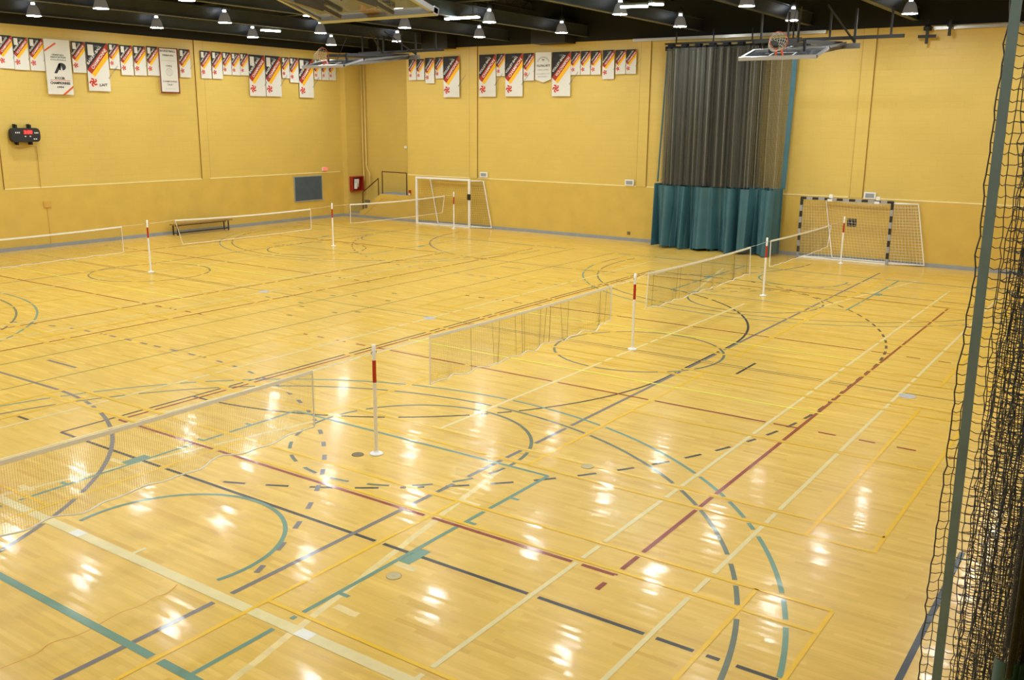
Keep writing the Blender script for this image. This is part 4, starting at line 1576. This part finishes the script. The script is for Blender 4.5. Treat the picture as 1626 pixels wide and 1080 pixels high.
mb = MB(); mb.bar((.06, .1, 7.0), (-.12, .1, 2.36), .06, .02, up=(0, 1, 0)); mb.build('edge_webbing', M_TEALV, cur)
M_HEM = mat('pale hem cord', lin(150, 146, 124), .7)
for x in (.45, .62, 1.45, 1.9, 2.3, 2.55, 2.9, 3.4, 3.52, 3.75, 4.1, 4.45):
    lm = MB(); lm.tube([(x, -.42, 7.0), (x + .02, -.42, 2.3)], .007, 4); lm.build('hem_cord', M_HEM, cur)

# ------------------------------------------------------------------ near net at the right picture edge
def fold_path():
    """plan view of the gathered net: a flat leading edge, then tight folds"""
    pts = [(31.515, -27.38), (31.555, -27.36), (31.60, -27.34), (31.66, -27.33)]
    y = -27.33
    for x in (31.92, 31.68, 31.98, 31.70, 32.06, 31.74, 32.16, 31.80, 32.3, 31.9, 32.6):
        y += -.035
        pts.append((x, y - .03))
        pts.append((x + .004, y - .05))
    return np.array(pts)


path = fold_path()
dd = np.r_[0, np.cumsum(np.linalg.norm(np.diff(path, axis=0), axis=1))]
CELL = .05
ncol = int(dd[-1] / CELL)
u = np.arange(ncol + 1) * CELL
colx = np.interp(u, dd, path[:, 0])
coly = np.interp(u, dd, path[:, 1])
near = thing('safety_net', 'dark grey knotted net with grey green strap hanging at the right edge', 'net', (31.6, -27.4, 0))
OX, OY = 31.6, -27.4
nz_ = 122
z_of = np.arange(nz_ + 1) * CELL + .02
P3 = np.zeros((ncol + 1, nz_ + 1, 3))
for i in range(ncol + 1):
    wob = .012 * np.sin(z_of * 2.1 + i * .9) + .008 * np.sin(z_of * 5.3 + i * 2.1)
    if i < 3:
        shrink = np.interp(z_of, [1.2, 3.0, 5.2, 7], [1.0, .85, .42, .42])
        P3[i, :, 0] = 31.6 - (.09, .047, .004)[i] * shrink + .3 * wob
    else:
        P3[i, :, 0] = colx[i] + wob * .9 + .02 * np.sin(z_of * .8 + i * .15)
    P3[i, :, 1] = coly[i] + wob * .8
    P3[i, :, 2] = z_of + .004 * np.sin(i * 1.7)
P3 += rng.normal(0, .0035, P3.shape)
P3[:, :, 0] -= OX
P3[:, :, 1] -= OY
nm = MB()
for i in range(ncol + 1):
    r_ = .0036 if i == 0 else .0023
    nm.tube([P3[i, j] for j in range(0, nz_ + 1)], r_, 4, 0, False)
for j in range(nz_ + 1):
    pts = []
    for i in range(ncol + 1):
        pts.append(P3[i, j])
        if i < ncol:
            a, b = P3[i, j], P3[i + 1, j]
            m_ = (a + b) / 2
            m_ = m_ + np.array([0, 0, -.005 - .006 * rng.random()])
            pts.append(m_)
    nm.tube(pts, .0022, 4, 0, False)
nm.build('netting', M_CORD, near)
sm = MB()
zz = np.linspace(.02, 6.1, 60)
for i in range(len(zz) - 1):
    w_ = .046
    xa = 31.603 + .012 * math.sin(zz[i] * .9 + .6) - OX
    xb = 31.603 + .012 * math.sin(zz[i + 1] * .9 + .6) - OX
    ya = -27.45 - OY
    sm.add([(xa - w_ / 2, ya, zz[i]), (xa + w_ / 2, ya, zz[i]), (xa + w_ / 2 + .0, ya + .006, zz[i]), (xa - w_ / 2, ya + .006, zz[i]),
            (xb - w_ / 2, ya, zz[i + 1]), (xb + w_ / 2, ya, zz[i + 1]), (xb + w_ / 2, ya + .006, zz[i + 1]), (xb - w_ / 2, ya + .006, zz[i + 1])],
           [(0, 1, 5, 4), (1, 2, 6, 5), (2, 3, 7, 6), (3, 0, 4, 7)])
sm.build('strap', M_TEALSTRAP, near)
tm_ = MB(); tm_.bar((-.08, .0, 6.14), (1.2, .0, 6.14), .04, .05); tm_.tube([(.1, 0, 6.15), (.1, 0, 8.1)], .01, 6); tm_.tube([(.9, 0, 6.15), (.9, 0, 8.1)], .01, 6); tm_.build('head_pole', M_BLACK, near)

ncur = thing('divider_curtain', 'bunched dark mesh curtain with green vinyl foot at the lower right edge', 'curtain', (32.0, -28.2, 0))
C1_ = (32.0, -28.2)
M_MESH2 = mesh_fabric('fine dark curtain netting', lin(64, 64, 62), .012, .32)
nt2 = MB()
for k, (a, b, yy, sd, per) in enumerate([(31.93, 32.7, -28.0, 21, .16), (31.95, 32.7, -28.12, 22, .21), (31.97, 32.7, -28.24, 23, .13)]):
    s = shifted(pleat_sheet(a, b, yy, 2.2, 7.3, 120, .05, per, sd, nz=20), C1_)
    nt2.add(s.v, s.f)
nt2.build('netting', M_MESH2, ncur, True)
vn = shifted(pleat_sheet(31.96, 32.7, -28.2, .04, 2.26, 160, .07, .2, 24, flare=.5), C1_)
vn2 = shifted(pleat_sheet(32.0, 32.7, -28.35, .04, 2.15, 160, .06, .26, 25, flare=.5), C1_)
vn.add(vn2.v, vn2.f)
vn.build('vinyl_skirt', M_TEALV, ncur, True)
